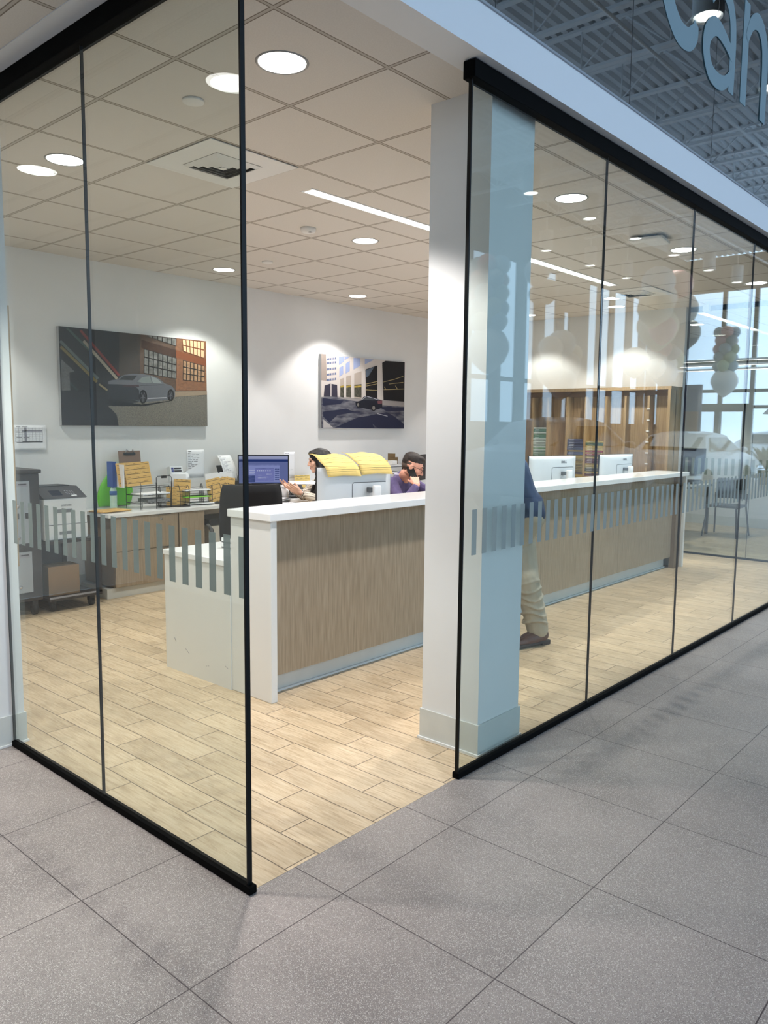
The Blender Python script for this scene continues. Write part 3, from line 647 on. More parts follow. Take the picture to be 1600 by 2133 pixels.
# green inflatable-like sheet behind
g = []
for i in range(7):
    row = []
    for j in range(9):
        u = i/6; v = j/8; wd = 0.16+0.02*math.sin(v*6); x = 2.33+(u-0.5)*2*wd*(1-0.6*max(0, v-0.6)/0.4)+0.06*v
        row.append((x, 4.93+0.012*math.sin(u*5+v*4), DZ+0.01+0.40*v))
    g.append(row)
tag(MB().sheet(g, M('bright green plastic', (112, 206, 44), 0.45), 0.003).obj('green_folder'), 'bright green plastic folder leaning on the wall behind the bottle', 'folder')
t = thing('water_bottle', 'clear plastic water bottle with blue label and white cap', 'bottle', (2.25, 4.80, DZ))
MB().lathe([(0.028, 0.0), (0.033, 0.006), (0.033, 0.05), (0.031, 0.055), (0.033, 0.06), (0.033, 0.15), (0.030, 0.175), (0.016, 0.205), (0.013, 0.215), (0.013, 0.222)], M('pale bottle plastic', (196, 224, 206), 0.15), 24).obj('body', parent=t)
MB().lathe([(0.0337, 0.125), (0.0337, 0.165)], M('blue bottle label', (62, 104, 170), 0.5), 24).obj('label', parent=t); MB().lathe([(0.016, 0.222), (0.016, 0.242), (0, 0.243)], m_wplas, 20).obj('cap', parent=t)
fl = MB()
for k in range(4): envelope(fl, 0.30, 0.22, TR((0.012*k, -0.01*k, 0.003*k), rx=PI/2, rz=0.1*k), seed=k)
for k in range(3):
    o = envelope(MB(), 0.30, 0.22, Matrix.Identity(4), seed=20+k).obj('folder_envelope', loc=(2.10+0.01*k, 4.50-0.012*k, DZ+0.003+0.0045*k), rot=(-PI/2, 0, 0.05+0.08*k))
    tag(o, ['bottom kraft folder of the flat pile at the left end of the back desk', 'middle kraft folder of the flat pile at the left end of the back desk', 'top kraft folder of the flat pile at the left end of the back desk'][k], 'folder', 'flat pile of kraft folders')
# mesh sorters with upright folders
m_mesh = M('black wire mesh', (26, 26, 28), 0.5)
def arc_rib(b_, w_, h, y):
    b_.tube([(-w_/2, y, 0)]+[(-w_/2*math.cos(a), y, h*0.45+h*0.55*math.sin(a)) for a in [PI*i/10 for i in range(11)]]+[(w_/2, y, 0)], 0.003, m_wire, 6)
def sorter(label, x, y, rz):
    t = thing('file_sorter', label, 'file sorter', (x, y, DZ), rz)
    MB().box(-0.10, 0.10, -0.14, 0.14, 0, 0.006, m_mesh).obj('base', parent=t)
    r = MB()
    for yy in (-0.135, -0.045, 0.045, 0.135): arc_rib(r, 0.19, 0.2, yy)
    r.obj('ribs', parent=t); 
    b_ = MB()
    for i in range(9): b_.tube([(-0.095+0.19*i/8, 0.135, 0.0), (-0.095+0.19*i/8, 0.135, 0.09+0.1*math.sin(PI*i/8))], 0.0012, m_wire, 4)
    b_.obj('mesh_back', parent=t); return t
sorter('black wire arched file sorter next to the wire rack', 2.775, 4.60, 1.15)
sorter('black wire arched file sorter at the right of the green tray', 3.26, 4.60, 1.15)
env_obj('kraft folder standing in the arched sorter beside the wire rack', 0.19, 0.25, (2.86, 4.60, DZ+0.008), 0.0, -0.03, 0.10, seed=5)
env_obj('short kraft folder at the left of the arched sorter beside the wire rack', 0.10, 0.18, (2.75, 4.60, DZ+0.008), -0.5, -0.03, 0.0, seed=6)
tag(MB().box(-0.09, 0.09, -0.001, 0.001, 0, 0.30, m_paper).obj('paper_sheet', loc=(2.84, 4.625, DZ+0.008), rot=(-0.03, 0.04, 0)), 'white sheet rising out of the kraft folder beside the wire rack', 'paper')
for k, (x, rol) in enumerate(((3.20, -0.16), (3.31, -0.12), (3.40, 0.14))):
    env_obj(['leftmost of the three fanned kraft folders at the desk end', 'middle of the three fanned kraft folders at the desk end', 'rightmost of the three fanned kraft folders at the desk end'][k], 0.17, 0.235, (x+0.05*(k < 2), 4.56+0.012*k, DZ+0.02), 0.0, -0.05, rol, seed=30+k)
    tag(MB().box(-0.08, 0.08, -0.001, 0.001, 0, 0.285, m_paper).obj('paper_sheet', loc=(x+0.05*(k < 2), 4.585+0.012*k, DZ+0.02), rot=(-0.05, rol*0.6, 0)), ['white sheet in the leftmost fanned folder', 'white sheet in the middle fanned folder', 'white sheet in the rightmost fanned folder'][k], 'paper')
# three tier mesh tray
t = thing('letter_tray', 'black three tier letter tray with a bright green sheet', 'letter tray', (3.03, 4.64, DZ), -0.1)
w = MB()
for z in (0.012, 0.075, 0.14):
    w.box(-0.15, 0.15, -0.11, 0.11, z-0.001, z+0.001, m_mesh); w.tube([(-0.15, -0.11, z+0.02), (0.15, -0.11, z+0.02), (0.15, 0.11, z+0.02), (-0.15, 0.11, z+0.02)], 0.0025, m_wire, 6, closed=True)
w.obj('tiers', parent=t); w = MB()
for x in (-0.15, 0.15):
    for y in (-0.11, 0.11): w.tube([(x, y, 0), (x, y, 0.19)], 0.003, m_wire, 6)
w.obj('posts', parent=t)
tag(MB().box(-0.14, 0.14, -0.105, 0.105, 0, 0.006, M('lime green card', (140, 226, 60), 0.6)).obj('green_sheet', loc=(3.02, 4.62, DZ+0.078), rot=(0, 0, -0.15)), 'lime green sheet on the middle tier of the letter tray', 'paper')
tag(MB().box(-0.14, 0.14, -0.105, 0.105, 0, 0.004, m_paper).obj('paper_sheet', loc=(3.05, 4.60, DZ+0.0135), rot=(0, 0, -0.25)), 'white sheets sticking out of the bottom letter tray', 'paper')
tag(MB().box(-0.14, 0.14, -0.10, 0.10, 0, 0.01, m_paper).obj('paper_sheet', loc=(3.02, 4.63, DZ+0.142), rot=(0, 0, -0.1)), 'white papers on the top tier of the letter tray', 'paper')
# adding machine with paper roll
t = thing('adding_machine', 'white adding machine with a paper roll behind the letter tray', 'calculator', (2.98, 4.865, DZ), 0.0)
MB().box(-0.10, 0.10, -0.07, 0.08, 0, 0.2, m_wplas, bev=0.01).obj('stand', parent=t)
MB().lathe([(0.055, -0.09), (0.055, 0.09)], m_paper, 28, T=TR((0, -0.05, 0.25), ry=PI/2)).obj('paper_roll', parent=t)
MB().box(-0.075, 0.075, -0.03, 0.03, 0, 0.08, m_wplas, T=TR((-0.03, -0.04, 0.29), rx=-0.25), bev=0.006).obj('head', parent=t)
lb = MB()
for z in (0.02, 0.047):
    lb.box(-0.06, -0.035, -0.0325, -0.0315, z, z+0.02, M('blue label ink', (60, 70, 140), 0.7), T=TR((-0.03, -0.04, 0.29), rx=-0.25)); lb.box(-0.03, 0.055, -0.0325, -0.0315, z+0.002, z+0.017, m_ink, T=TR((-0.03, -0.04, 0.29), rx=-0.25))
lb.obj('label', parent=t); MB().box(0.10, 0.13, -0.04, 0.0, 0.2, 0.32, m_wplas, bev=0.004).obj('side_arm', parent=t)
def printed(name, w, h, rows, loc, rot, label, seed=1, curl=0.0, colm=m_ink):
    rd = random.Random(seed); g = [[(w*(i/6-0.5), -curl*math.sin(PI*j/8)-curl*0.8*(j/8-1)**2, h*(j/8)) for j in range(9)] for i in range(7)]
    b_ = MB().sheet(g, m_paper, 0.0006)
    for k in range(rows):
        z = h*(0.93-0.8*k/rows); x0 = -w*0.42; y = -curl*math.sin(PI*z/h)-curl*0.8*(z/h-1)**2-0.0007
        for q in range(rd.randint(1, 3)):
            ln = w*rd.uniform(0.08, 0.25); b_.box(x0, min(x0+ln, w*0.45), y-0.0003, y, z, z+h*0.016, colm); x0 += ln+w*0.05
    o = b_.obj(name); o.location = loc; o.rotation_euler = rot; tag(o, label, 'paper'); return o
printed('wall_list', 0.215, 0.285, 13, (3.29, 4.967, 1.012), (0, 0, 0), 'white printed list pinned to the wall above the fanned folders', 3)
printed('paper_sheet', 0.19, 0.29, 16, (3.60, 4.80, 0.955), (-0.28, 0, 0.12), 'curling printed sheet on the black document scanner', 4, curl=0.03, colm=m_inkg)
printed('wall_list', 0.17, 0.30, 5, (4.60, 4.967, 0.95), (0, 0, 0), 'pale printed sheet on the wall right of the blue screen', 9, colm=m_inkg)
am = [o for o in COL.objects if o.name == 'adding_machine'][0]
MB().box(0.0, 0.25, -0.001, 0.001, -0.022, 0.022, m_paper, T=TR((0.05, -0.045, 0.27), ry=-0.45)).obj('paper_strip', parent=am)
t = thing('document_scanner', 'black sheet-fed document scanner under the curled receipt sheet', 'scanner', (3.62, 4.72, DZ), 0.1)
MB().prism([(-0.14, 0.10), (0.14, 0.10), (0.14, -0.10), (-0.14, -0.10)], 0, 0.12, m_plas_b).obj('body', parent=t)
MB().box(-0.13, 0.13, -0.004, 0.004, 0, 0.28, m_plas_b, T=TR((0, 0.06, 0.1), rx=-0.35), bev=0.003).obj('feed_tray', parent=t)
MB().box(-0.14, 0.14, -0.06, 0.02, 0, 0.02, m_plas_b, T=TR((0, -0.06, 0.12), rx=0.35)).box(-0.02, 0.07, -0.05, 0.0, 0.02, 0.022, m_inkg, T=TR((0, -0.06, 0.12), rx=0.35)).obj('control_panel', parent=t)
# ------------------------------------------------------------------ left printers
t = thing('lock_tower', 'tall dark steel tower with pale grey door panels at the left edge', 'cabinet', (0.885, 4.29, 0))
m_dk = M('dark brown steel', (48, 42, 40), 0.45); m_gp = M('pale grey door', (156, 162, 168), 0.5)
MB().box(0, 0.44, 0.02, 0.58, 0.12, 1.16, m_dk, bev=0.01).obj('body', parent=t); MB().box(-0.01, 0.452, 0.0, 0.6, 1.16, 1.19, m_dk, bev=0.008).obj('top', parent=t)
for z0, z1 in ((0.60, 1.10), (0.20, 0.53)):
    d = MB().box(0.02, 0.35, 0.0, 0.018, z0, z1, m_gp).obj('door', parent=t)
    MB().box(0.235, 0.335, -0.0015, 0.0, z1-0.045, z1-0.015, m_inkg).box(0.26, 0.325, -0.002, -0.0014, z1-0.03, z1-0.02, m_ink).obj('label', parent=d)
    MB().lathe([(0.014, 0), (0.014, 0.006), (0.006, 0.008), (0.0, 0.008)], m_chrome, 16, T=TR((0.25, 0.0, z0+0.05), rx=PI/2)).obj('lock', parent=d)
    if z0 > 0.5:
        MB().lathe([(0.014, 0), (0.014, 0.006), (0.0, 0.008)], m_chrome, 16, T=TR((0.25, 0.0, z0+0.30), rx=PI/2)).obj('lock', parent=d)
        MB().box(0.22, 0.26, -0.002, 0.0, 0.80, 0.845, m_plas_b).box(0.31, 0.345, -0.002, 0.0, 0.80, 0.845, m_plas_b).obj('slot', parent=d)
def caster(b_, x, y, r=0.045):
    b_.lathe([(r, -0.016), (r, 0.016)], m_plas_b, 20, T=TR((x, y, r), ry=PI/2)); b_.box(x-0.022, x+0.022, y-0.02, y+0.03, r+0.01, 0.115, m_plas_b)
for x in (0.06, 0.38):
    for y in (0.06, 0.52): c = MB(); caster(c, x, y); c.obj('caster', parent=t)
tag(MB().lathe([(0.05, 0), (0.05, 0.02), (0.035, 0.05), (0, 0.055)], m_plas_b, 24).obj('black_knob', loc=(1.1, 4.5, 1.19)), 'round black object on top of the dark steel tower', 'knob')
t = thing('printer_cart', 'dark printer cart with a low shelf on casters beside the tower', 'cart', (1.35, 4.25, 0))
MB().box(0, 0.46, 0, 0.66, 0.10, 0.12, m_dk).box(0, 0.46, 0, 0.005, 0.12, 0.135, m_inkg).obj('bottom_shelf', parent=t); MB().box(0, 0.46, 0, 0.66, 0.575, 0.597, m_dk).obj('top_shelf', parent=t)
MB().box(0.0, 0.46, 0.64, 0.66, 0.12, 0.575, M('dark back panel', (34, 33, 38), 0.5)).obj('back_panel', parent=t)
for x in (0.0, 0.43):
    for y in (0.0, 0.62):
        if x == 0.0 and y == 0.0: continue
        MB().box(x, x+0.03, y, y+0.03, 0.12, 0.575, m_dk).obj('post', parent=t)
for x in (0.06, 0.40):
    for y in (0.08, 0.58): c = MB(); caster(c, x, y, 0.035); c.obj('caster', parent=t)
t = thing('cardboard_box', 'brown cardboard box on the low shelf of the printer cart', 'box', (1.40, 4.37, 0.121), -0.08)
m_card = M('brown cardboard', (140, 112, 80), 0.85, noise=0.08, scale=14)
MB().box(0, 0.26, 0, 0.2, 0, 0.245, m_card).obj('carton', parent=t); MB().box(0, 0.26, 0.095, 0.105, 0.245, 0.2462, M('packing tape', (176, 144, 100), 0.4)).obj('tape', parent=t)
t = thing('laser_printer', 'white laser printer with dark control panel on the cart', 'printer', (1.352, 4.30, 0.598))
m_pr = M('printer shell', (214, 217, 219), 0.4)
MB().box(0, 0.37, 0, 0.42, 0.0, 0.345, m_pr, bev=0.012).obj('body', parent=t)
pv = MB(); pv.add([(0.0, -0.005, 0.345), (0.37, -0.005, 0.345), (0.37, 0.17, 0.43), (0.0, 0.17, 0.43), (0, 0.42, 0.345), (0.37, 0.42, 0.345), (0.37, 0.42, 0.43), (0, 0.42, 0.43)],
       [(0, 1, 2, 3), (3, 2, 6, 7), (0, 3, 7, 4), (1, 5, 6, 2), (4, 7, 6, 5), (0, 4, 5, 1)], M('charcoal printer top', (58, 58, 62), 0.5)); pv.box(0.05, 0.32, 0.20, 0.40, 0.4302, 0.436, m_plas_b); pv.obj('top_cover', parent=t)
pc = MB(); Tp = TR((0, -0.005, 0.345), rx=math.atan2(0.085, 0.175)); pc.box(0.09, 0.18, 0.05, 0.13, 0, 0.004, M('dark screen', (36, 40, 54), 0.2), T=Tp)
for i in range(4):
    for j in range(3): pc.box(0.22+0.02*i, 0.23+0.02*i, 0.06+0.025*j, 0.07+0.025*j, 0, 0.003, m_inkg, T=Tp)
pc.box(0.25, 0.295, 0.03, 0.042, 0, 0.003, m_paper, T=Tp); pc.obj('control_panel', parent=t)
text('brand_mark', 'LEXMARK', 0.021, TR((0.19, -0.0008, 0.285), rx=PI/2), m_ink, t)
MB().box(0.10, 0.24, -0.002, 0.0, 0.225, 0.255, M('printer recess', (120, 124, 128), 0.5)).obj('grip_recess', parent=t)
d = MB().box(0.005, 0.365, -0.006, 0.0, 0.008, 0.125, m_pr).box(0.0, 0.37, -0.003, 0.0, 0.125, 0.129, m_ink).obj('paper_drawer', parent=t); MB().box(0.12, 0.25, -0.008, -0.006, 0.045, 0.07, M('printer recess', (120, 124, 128), 0.5)).obj('handle', parent=d)
d = printed('wall_paper', 0.285, 0.225, 4, (1.56, 4.96, 1.315), (0, 0, 0), 'printed schedule sheet taped to the wall above the copier tower', 12)
tb = MB()
for k in range(8): tb.box(-0.13, 0.11, -0.0018, -0.0012, 0.08+0.016*k, 0.0815+0.016*k, m_inkg)
for k in range(9): tb.box(-0.13+0.03*k, -0.1285+0.03*k, -0.0018, -0.0012, 0.08, 0.205, m_inkg)
tb.box(-0.07, 0.11, -0.0022, -0.0014, 0.17, 0.182, M('grey table band', (140, 140, 150), 0.9)).box(-0.05, -0.03, -0.0022, -0.0014, 0.08, 0.205, M('grey table band', (140, 140, 150), 0.9)).box(-0.07, 0.11, -0.0022, -0.0014, 0.075, 0.083, m_ink)
tb.obj('table_print', parent=d)

# ------------------------------------------------------------------ pictures on the back wall
def homog(q):
    A = []; B = []
    for (x, y), (u, v) in zip(q, ((0, 1), (1, 1), (1, 0), (0, 0))):
        A.append([x, y, 1, 0, 0, 0, -u*x, -u*y]); B.append(u); A.append([0, 0, 0, x, y, 1, -v*x, -v*y]); B.append(v)
    h = np.linalg.solve(np.array(A, float), np.array(B, float))
    def f(x, y):
        d = h[6]*x+h[7]*y+1; return (min(max((h[0]*x+h[1]*y+h[2])/d, 0), 1), min(max((h[3]*x+h[4]*y+h[5])/d, 0), 1))
    return f
class Pic:
    def __init__(s, corners, w, h): s.f = homog(corners); s.w = w; s.h = h; s.b = MB(); s.k = 0
    def poly(s, pts, mat):
        s.k += 1; y = -0.0008-0.00006*s.k
        P = []
        for p in pts:
            u, v = s.f(*p); P.append((u*s.w, y, v*s.h))
        s.b.add(P, [tuple(range(len(P)))], mat); return s
    def line(s, a, c, w, mat):
        dx, dy = c[0]-a[0], c[1]-a[1]; l = math.hypot(dx, dy) or 1; nx, ny = -dy/l*w/2, dx/l*w/2
        return s.poly([(a[0]+nx, a[1]+ny), (c[0]+nx, c[1]+ny), (c[0]-nx, c[1]-ny), (a[0]-nx, a[1]-ny)], mat)
def P(name, c, **k): return M('print '+name, c, 0.55, spec=0.3, **k)
def brickm(name, c1, c2, mortar, sc_):
    mt, nt, b = NT('print '+name); tc = nt.nodes.new('ShaderNodeTexCoord'); mp = nt.nodes.new('ShaderNodeMapping'); mp.inputs['Rotation'].default_value = (PI/2, 0, 0)
    nt.links.new(tc.outputs['Object'], mp.inputs[0]); br = nt.nodes.new('ShaderNodeTexBrick'); nt.links.new(mp.outputs[0], br.inputs['Vector'])
    br.inputs['Color1'].default_value = lin(c1)+(1,); br.inputs['Color2'].default_value = lin(c2)+(1,); br.inputs['Mortar'].default_value = lin(mortar)+(1,); br.inputs['Scale'].default_value = sc_
    br.inputs['Mortar Size'].default_value = 0.03; nt.links.new(br.outputs['Color'], b.inputs['Base Color']); b.inputs['Roughness'].default_value = 0.55; return mt
def canvas(label, x0, z0, w, h):
    t = thing('wall_picture', label, 'picture', (x0, 4.925, z0))
    MB().box(0, w, 0, 0.044, 0, h, M('pale canvas edge', (170, 172, 174), 0.6)).obj('canvas_body', parent=t); return t
t = canvas('large canvas print of a grey car before a brick building, left on the back wall', 1.835, 1.541, 1.58, 0.88)
pc = Pic(((85, 88), (1483, 235), (1503, 1045), (125, 1030)), 1.58, 0.88)
c_dk = P('night', (40, 40, 42)); c_brk = brickm('shadow brick', (58, 50, 43), (78, 64, 52), (38, 34, 32), 34); c_brl = brickm('lit brick', (124, 84, 58), (158, 106, 70), (92, 66, 50), 34)
c_brm = brickm('mid brick', (84, 64, 50), (106, 78, 58), (56, 46, 40), 34)
pc.poly([(85, 88), (1483, 235), (1503, 1045), (125, 1030)], c_dk)
pc.poly([(660, 140), (900, 170), (900, 560), (660, 570)], c_brk)
pc.poly([(860, 165), (1200, 200), (1220, 710), (860, 600)], c_brm); pc.poly([(1190, 200), (1490, 235), (1497, 705), (1200, 705)], c_brl)
pc.poly([(870, 220), (1200, 320), (1485, 410), (1487, 475), (1200, 390), (870, 300)], P('lintel', (66, 46, 36)))
pc.poly([(1200, 320), (1485, 410), (1487, 475), (1200, 390)], P('warm lintel', (128, 74, 46)))
gl = P('window glass', (128, 128, 124), noise=0.5, scale=25); fr = P('window frame', (32, 30, 30)); gw = P('warm glass', (184, 146, 112), noise=0.4, scale=25)
def grid_win(a, b_, c, d, nx, ny, g, f_):
    pc.poly([a, b_, c, d], f_)
    L2 = lambda p, q, t_: (p[0]+(q[0]-p[0])*t_, p[1]+(q[1]-p[1])*t_)
    for i in range(nx):
        for j in range(ny):
            u0, u1 = (i+0.12)/nx, (i+0.90)/nx; v0, v1 = (j+0.08)/ny, (j+0.92)/ny
            q = []
            for u, v in ((u0, v0), (u1, v0), (u1, v1), (u0, v1)): q.append(L2(L2(a, b_, u), L2(d, c, u), v))
            pc.poly(q, g)
grid_win((895, 305), (1205, 395), (1205, 595), (895, 540), 7, 3, gl, fr); grid_win((1265, 415), (1472, 470), (1472, 625), (1265, 605), 6, 3, gw, fr)
grid_win((930, 180), (1200, 208), (1200, 285), (930, 190), 6, 1, gl, fr); grid_win((1255, 215), (1465, 240), (1465, 400), (1265, 330), 6, 2, P('bright glass', (226, 188, 148)), P('amber frame', (120, 66, 36)))
pc.poly([(115, 705), (560, 715), (1180, 715), (1497, 708), (1503, 1045), (125, 1030)], P('road shade', (44, 44, 48)))
pc.poly([(1180, 712), (1497, 708), (1497, 745), (1180, 765)], P('kerb', (150, 132, 112)))
cob = P('cobbles', (142, 136, 122), c2=(74, 72, 70), scale=170)
pc.poly([(560, 850), (960, 800), (1200, 765), (1497, 748), (1503, 1045), (660, 1040), (640, 930)], cob)
for a, b_, wd, c in (((100, 230), (460, 590), 26, (96, 106, 104)), ((105, 285), (450, 620), 26, (122, 108, 66)), ((160, 105), (440, 380), 20, (70, 88, 82)), ((290, 130), (660, 560), 24, (120, 50, 44)), ((320, 230), (640, 590), 26, (150, 142, 126)), ((470, 640), (550, 700), 18, (130, 118, 90)), ((105, 545), (270, 700), 22, (52, 64, 66))):
    pc.line(a, b_, wd, P('stair %d %d' % a, c))
pc.poly([(108, 400), (240, 520), (190, 530), (200, 700), (118, 700)], P('pale brick', (112, 112, 112), noise=0.3, scale=60))
# the car on the print: body, glass, wheels
bd = P('car body', (98, 100, 106)); bdd = P('car dark', (46, 48, 54)); tyre = P('tyre', (24, 24, 26)); rim = P('rim', (96, 96, 102))
pc.poly([(560, 610), (640, 595), (700, 555), (770, 543), (880, 545), (970, 560), (1040, 590), (1090, 635), (1160, 660), (1190, 700), (1192, 755), (1170, 790), (870, 815), (780, 785), (600, 780), (555, 745), (552, 660)], bd)
pc.poly([(552, 640), (800, 650), (850, 700), (850, 800), (780, 785), (600, 780), (555, 745)], bdd)
pc.poly([(655, 600), (705, 560), (830, 560), (790, 605)], P('rear glass', (48, 50, 52)))
pc.poly([(830, 618), (880, 575), (950, 566), (970, 630), (900, 632)], P('side glass', (120, 128, 126))); pc.poly([(960, 566), (1020, 590), (1068, 636), (978, 630)], P('side glass 2', (132, 140, 140)))
pc.poly([(690, 650), (850, 648), (850, 668), (700, 668)], P('tail light', (70, 56, 60))); pc.line((930, 780), (1110, 770), 10, P('sill', (160, 160, 164))); pc.line((860, 655), (1090, 648), 4, bdd)
for cx, cy, rx, ry in ((887, 762, 38, 66), (1150, 747, 32, 56)):
    pc.poly([(cx+rx*math.cos(a), cy+ry*math.sin(a)) for a in [2*PI*k/20 for k in range(20)]], tyre)
    pc.poly([(cx+rx*0.72*math.cos(a), cy+ry*0.72*math.sin(a)) for a in [2*PI*k/20 for k in range(20)]], P('rim dark', (44, 44, 48)))
    for k in range(5):
        a = 2*PI*k/5+0.3; pc.line((cx, cy), (cx+rx*0.7*math.cos(a), cy+ry*0.7*math.sin(a)), 6, rim)
pc.poly([(560, 785), (870, 835), (1190, 795), (900, 850), (600, 850)], P('car shadow', (26, 26, 30)))
pc.b.obj('print', parent=t)

t = canvas('canvas print of a dark car on a sunlit city street, right on the back wall', 5.074, 1.527, 1.55, 0.887)
pc = Pic(((178, 198), (1452, 335), (1440, 1328), (178, 1325)), 1.55, 0.887)
pc.poly([(178, 198), (1452, 335), (1440, 1328), (178, 1325)], P('stone', (198, 190, 184)))
pc.poly([(178, 198), (250, 205), (265, 610), (178, 600)], P('stone shade', (150, 138, 130)))
bl = P('blue window', (96, 108, 140)); dkp = P('dark pane', (20, 20, 24))
for y in (260, 320, 410, 490, 570):
    for k in range(6): pc.poly([(262+25*k, y+10-k*3), (280+25*k, y+8-k*3), (280+25*k, y+40-k*3), (262+25*k, y+42-k*3)], bl)
for q in (((448, 245), (525, 240), (525, 320), (448, 370)), ((535, 242), (620, 248), (535, 300), (535, 260)), ((672, 262), (775, 270), (775, 385), (672, 440)), ((845, 275), (985, 295), (845, 365), (845, 300)), ((455, 410), (515, 380), (515, 505), (455, 550)), ((552, 350), (615, 310), (615, 460), (552, 500))): pc.poly(q, P('sky pane', (150, 162, 196)))
wn = [((470, 580), (525, 565), (525, 855), (470, 850)), ((560, 545), (635, 525), (635, 865), (560, 860)), ((683, 500), (795, 465), (795, 880), (683, 870))]
for k, q in enumerate(wn):
    pc.poly(q, P('pale shop pane', (170, 158, 148))); x0, x1 = q[0][0], q[1][0]; pc.poly([(x0, 690-10*k), (x1, 680-10*k), (x1, 860), (x0, 850)], P('shop dark', (86, 84, 74), noise=0.6, scale=30)); pc.line((x0, 700), (x1, 690), 26, P('yellow tree', (176, 152, 72), noise=0.4, scale=40))
pc.poly([(855, 440), (1035, 380), (1035, 870), (860, 850)], dkp); pc.poly([(1110, 340), (1160, 312), (1452, 335), (1446, 925), (1130, 900)], dkp)
pc.poly([(860, 450), (990, 400), (900, 540), (862, 560)], P('pane glow', (84, 96, 112)))
for a, b_ in (((862, 660), (1035, 620)), ((862, 690), (1035, 655)), ((1125, 630), (1290, 590)), ((1290, 590), (1430, 545)), ((1210, 660), (1430, 635)), ((1140, 700), (1165, 740)), ((1130, 745), (1435, 735)), ((1310, 685), (1340, 735)), ((862, 745), (1035, 755))): pc.line(a, b_, 8, P('reflected rail', (166, 148, 104)))
pc.poly([(230, 680), (320, 645), (420, 660), (425, 850), (215, 845)], P('arcade', (52, 50, 64))); pc.line((225, 670), (325, 640), 14, P('stone', (198, 190, 184))); pc.line((325, 645), (420, 662), 16, P('stone', (198, 190, 184))); pc.line((325, 650), (325, 845), 14, P('stone', (198, 190, 184)))
st = P('street', (118, 118, 124), c2=(44, 46, 66), scale=4.5, stretch=(1.2, 1, 5))
pc.poly([(178, 850), (425, 850), (800, 885), (1130, 905), (1446, 925), (1440, 1328), (178, 1325)], st)
pc.poly([(430, 855), (800, 885), (1446, 925), (1445, 1000), (1110, 975), (700, 915), (430, 870)], P('pavement', (150, 144, 142)))
for q in (((200, 870), (520, 905), (470, 960), (200, 985)), ((200, 1075), (560, 1030), (700, 1080), (420, 1130), (300, 1240), (205, 1150)), ((380, 1315), (760, 1150), (900, 1160), (1000, 1325)), ((820, 1150), (1180, 1080), (1300, 1150), (1442, 1260), (1440, 1325), (1050, 1325)), ((1050, 1000), (1442, 1010), (1442, 1060), (1180, 1070))): pc.poly(q, P('street shadow', (36, 40, 62)))
pc.poly([(205, 1190), (360, 1315), (205, 1318)], P('corner kerb', (176, 172, 170))); pc.line((1030, 1103), (1190, 1143), 8, P('lane mark', (180, 180, 186)))
cb = P('dark car', (26, 28, 40))
pc.poly([(700, 930), (790, 905), (820, 855), (870, 838), (960, 845), (1060, 890), (1110, 905), (1110, 1010), (1050, 1040), (960, 1050), (760, 1010), (705, 985)], cb)
pc.line((800, 895), (870, 840), 8, P('car rim light', (170, 172, 180))); pc.line((880, 845), (1060, 900), 10, P('car rim light', (170, 172, 180))); pc.poly([(815, 895), (860, 850), (975, 870), (990, 905)], P('car window', (66, 70, 76))); pc.poly([(1030, 915), (1110, 905), (1110, 950), (1045, 960)], P('car tail', (110, 70, 76)))
for cx, cy, rx, ry in ((740, 970, 24, 42), (978, 1018, 34, 48)):
    pc.poly([(cx+rx*math.cos(a), cy+ry*math.sin(a)) for a in [2*PI*k/18 for k in range(18)]], tyre); pc.poly([(cx+rx*0.65*math.cos(a), cy+ry*0.65*math.sin(a)) for a in [2*PI*k/18 for k in range(18)]], P('rim grey', (120, 116, 112)))
pc.b.obj('print', parent=t)

# ------------------------------------------------------------------ monitors
def monitor(label, c, yaw, w, h, zb, back, screen=None, base_z=0.0, group=None, white_stand=True, brand=None):
    """screen faces local -y; the pale back shell faces local +y"""
    t = thing('monitor', label, 'monitor', c, yaw, group)
    z0 = zb-c[2]; z1 = z0+h
    MB().box(-w/2, w/2, -0.012, 0.006, z0, z1, m_plas_b, bev=0.003).obj('bezel', parent=t)
    MB().box(-w/2+0.012, w/2-0.012, -0.0128, -0.0118, z0+0.016, z1-0.012, screen or M('dark screen', (36, 40, 54), 0.2)).obj('screen', parent=t)
    sh = MB(); a = 0.004
    n = 10; g = []
    for i in range(n+1):
        row = []
        for j in range(n+1):
            u = i/n*2-1; v = j/n*2-1; row.append((u*(w/2-a), 0.006+0.030*(1-u**6)*(1-v**6), z0+a+(v+1)/2*(h-2*a)))
        g.append(row)
    sh.sheet(g, back, 0.002); s = sh.obj('back_shell', parent=t)
    q = MB(); yb = 0.0372; zi = z1-0.115
    q.box(-0.24, 0.03, yb, yb+0.0012, z0+0.01, zi, back); q.tube([(0.03, yb+0.001, z0+0.01), (0.03, yb+0.001, zi-0.01), (0.02, yb+0.001, zi), (-0.24, yb+0.001, zi+0.003)], 0.0026, M('inset groove', (92, 96, 100), 0.6), 5); q.obj('inset_panel', parent=t)
    MB().box(-0.12, -0.085, yb, yb+0.06, z0+0.17, z0+0.205, M('dark mount', (90, 94, 98), 0.4), bev=0.004).obj('mount', parent=t)
    MB().box(-0.16, -0.10, yb+0.05, yb+0.09, 0.0, z0+0.222, m_wplas if white_stand else m_plas_b, bev=0.012).obj('stand', parent=t)
    MB().box(-0.12, 0.12, -0.06, 0.14, 0.0, 0.014, m_silver if white_stand else m_plas_b, bev=0.004).obj('base', parent=t)
    if brand: text('brand_mark', brand, 0.032, TR((-0.12, 0.0385, z1-0.062), rx=PI/2, rz=PI), M('brand grey', (96, 100, 106), 0.5), t, bold=0.0008)
    return t
WT = 0.773
m_silb = M('silver monitor back', (206, 211, 215), 0.35)
GM = 'white backed monitors on the counter'
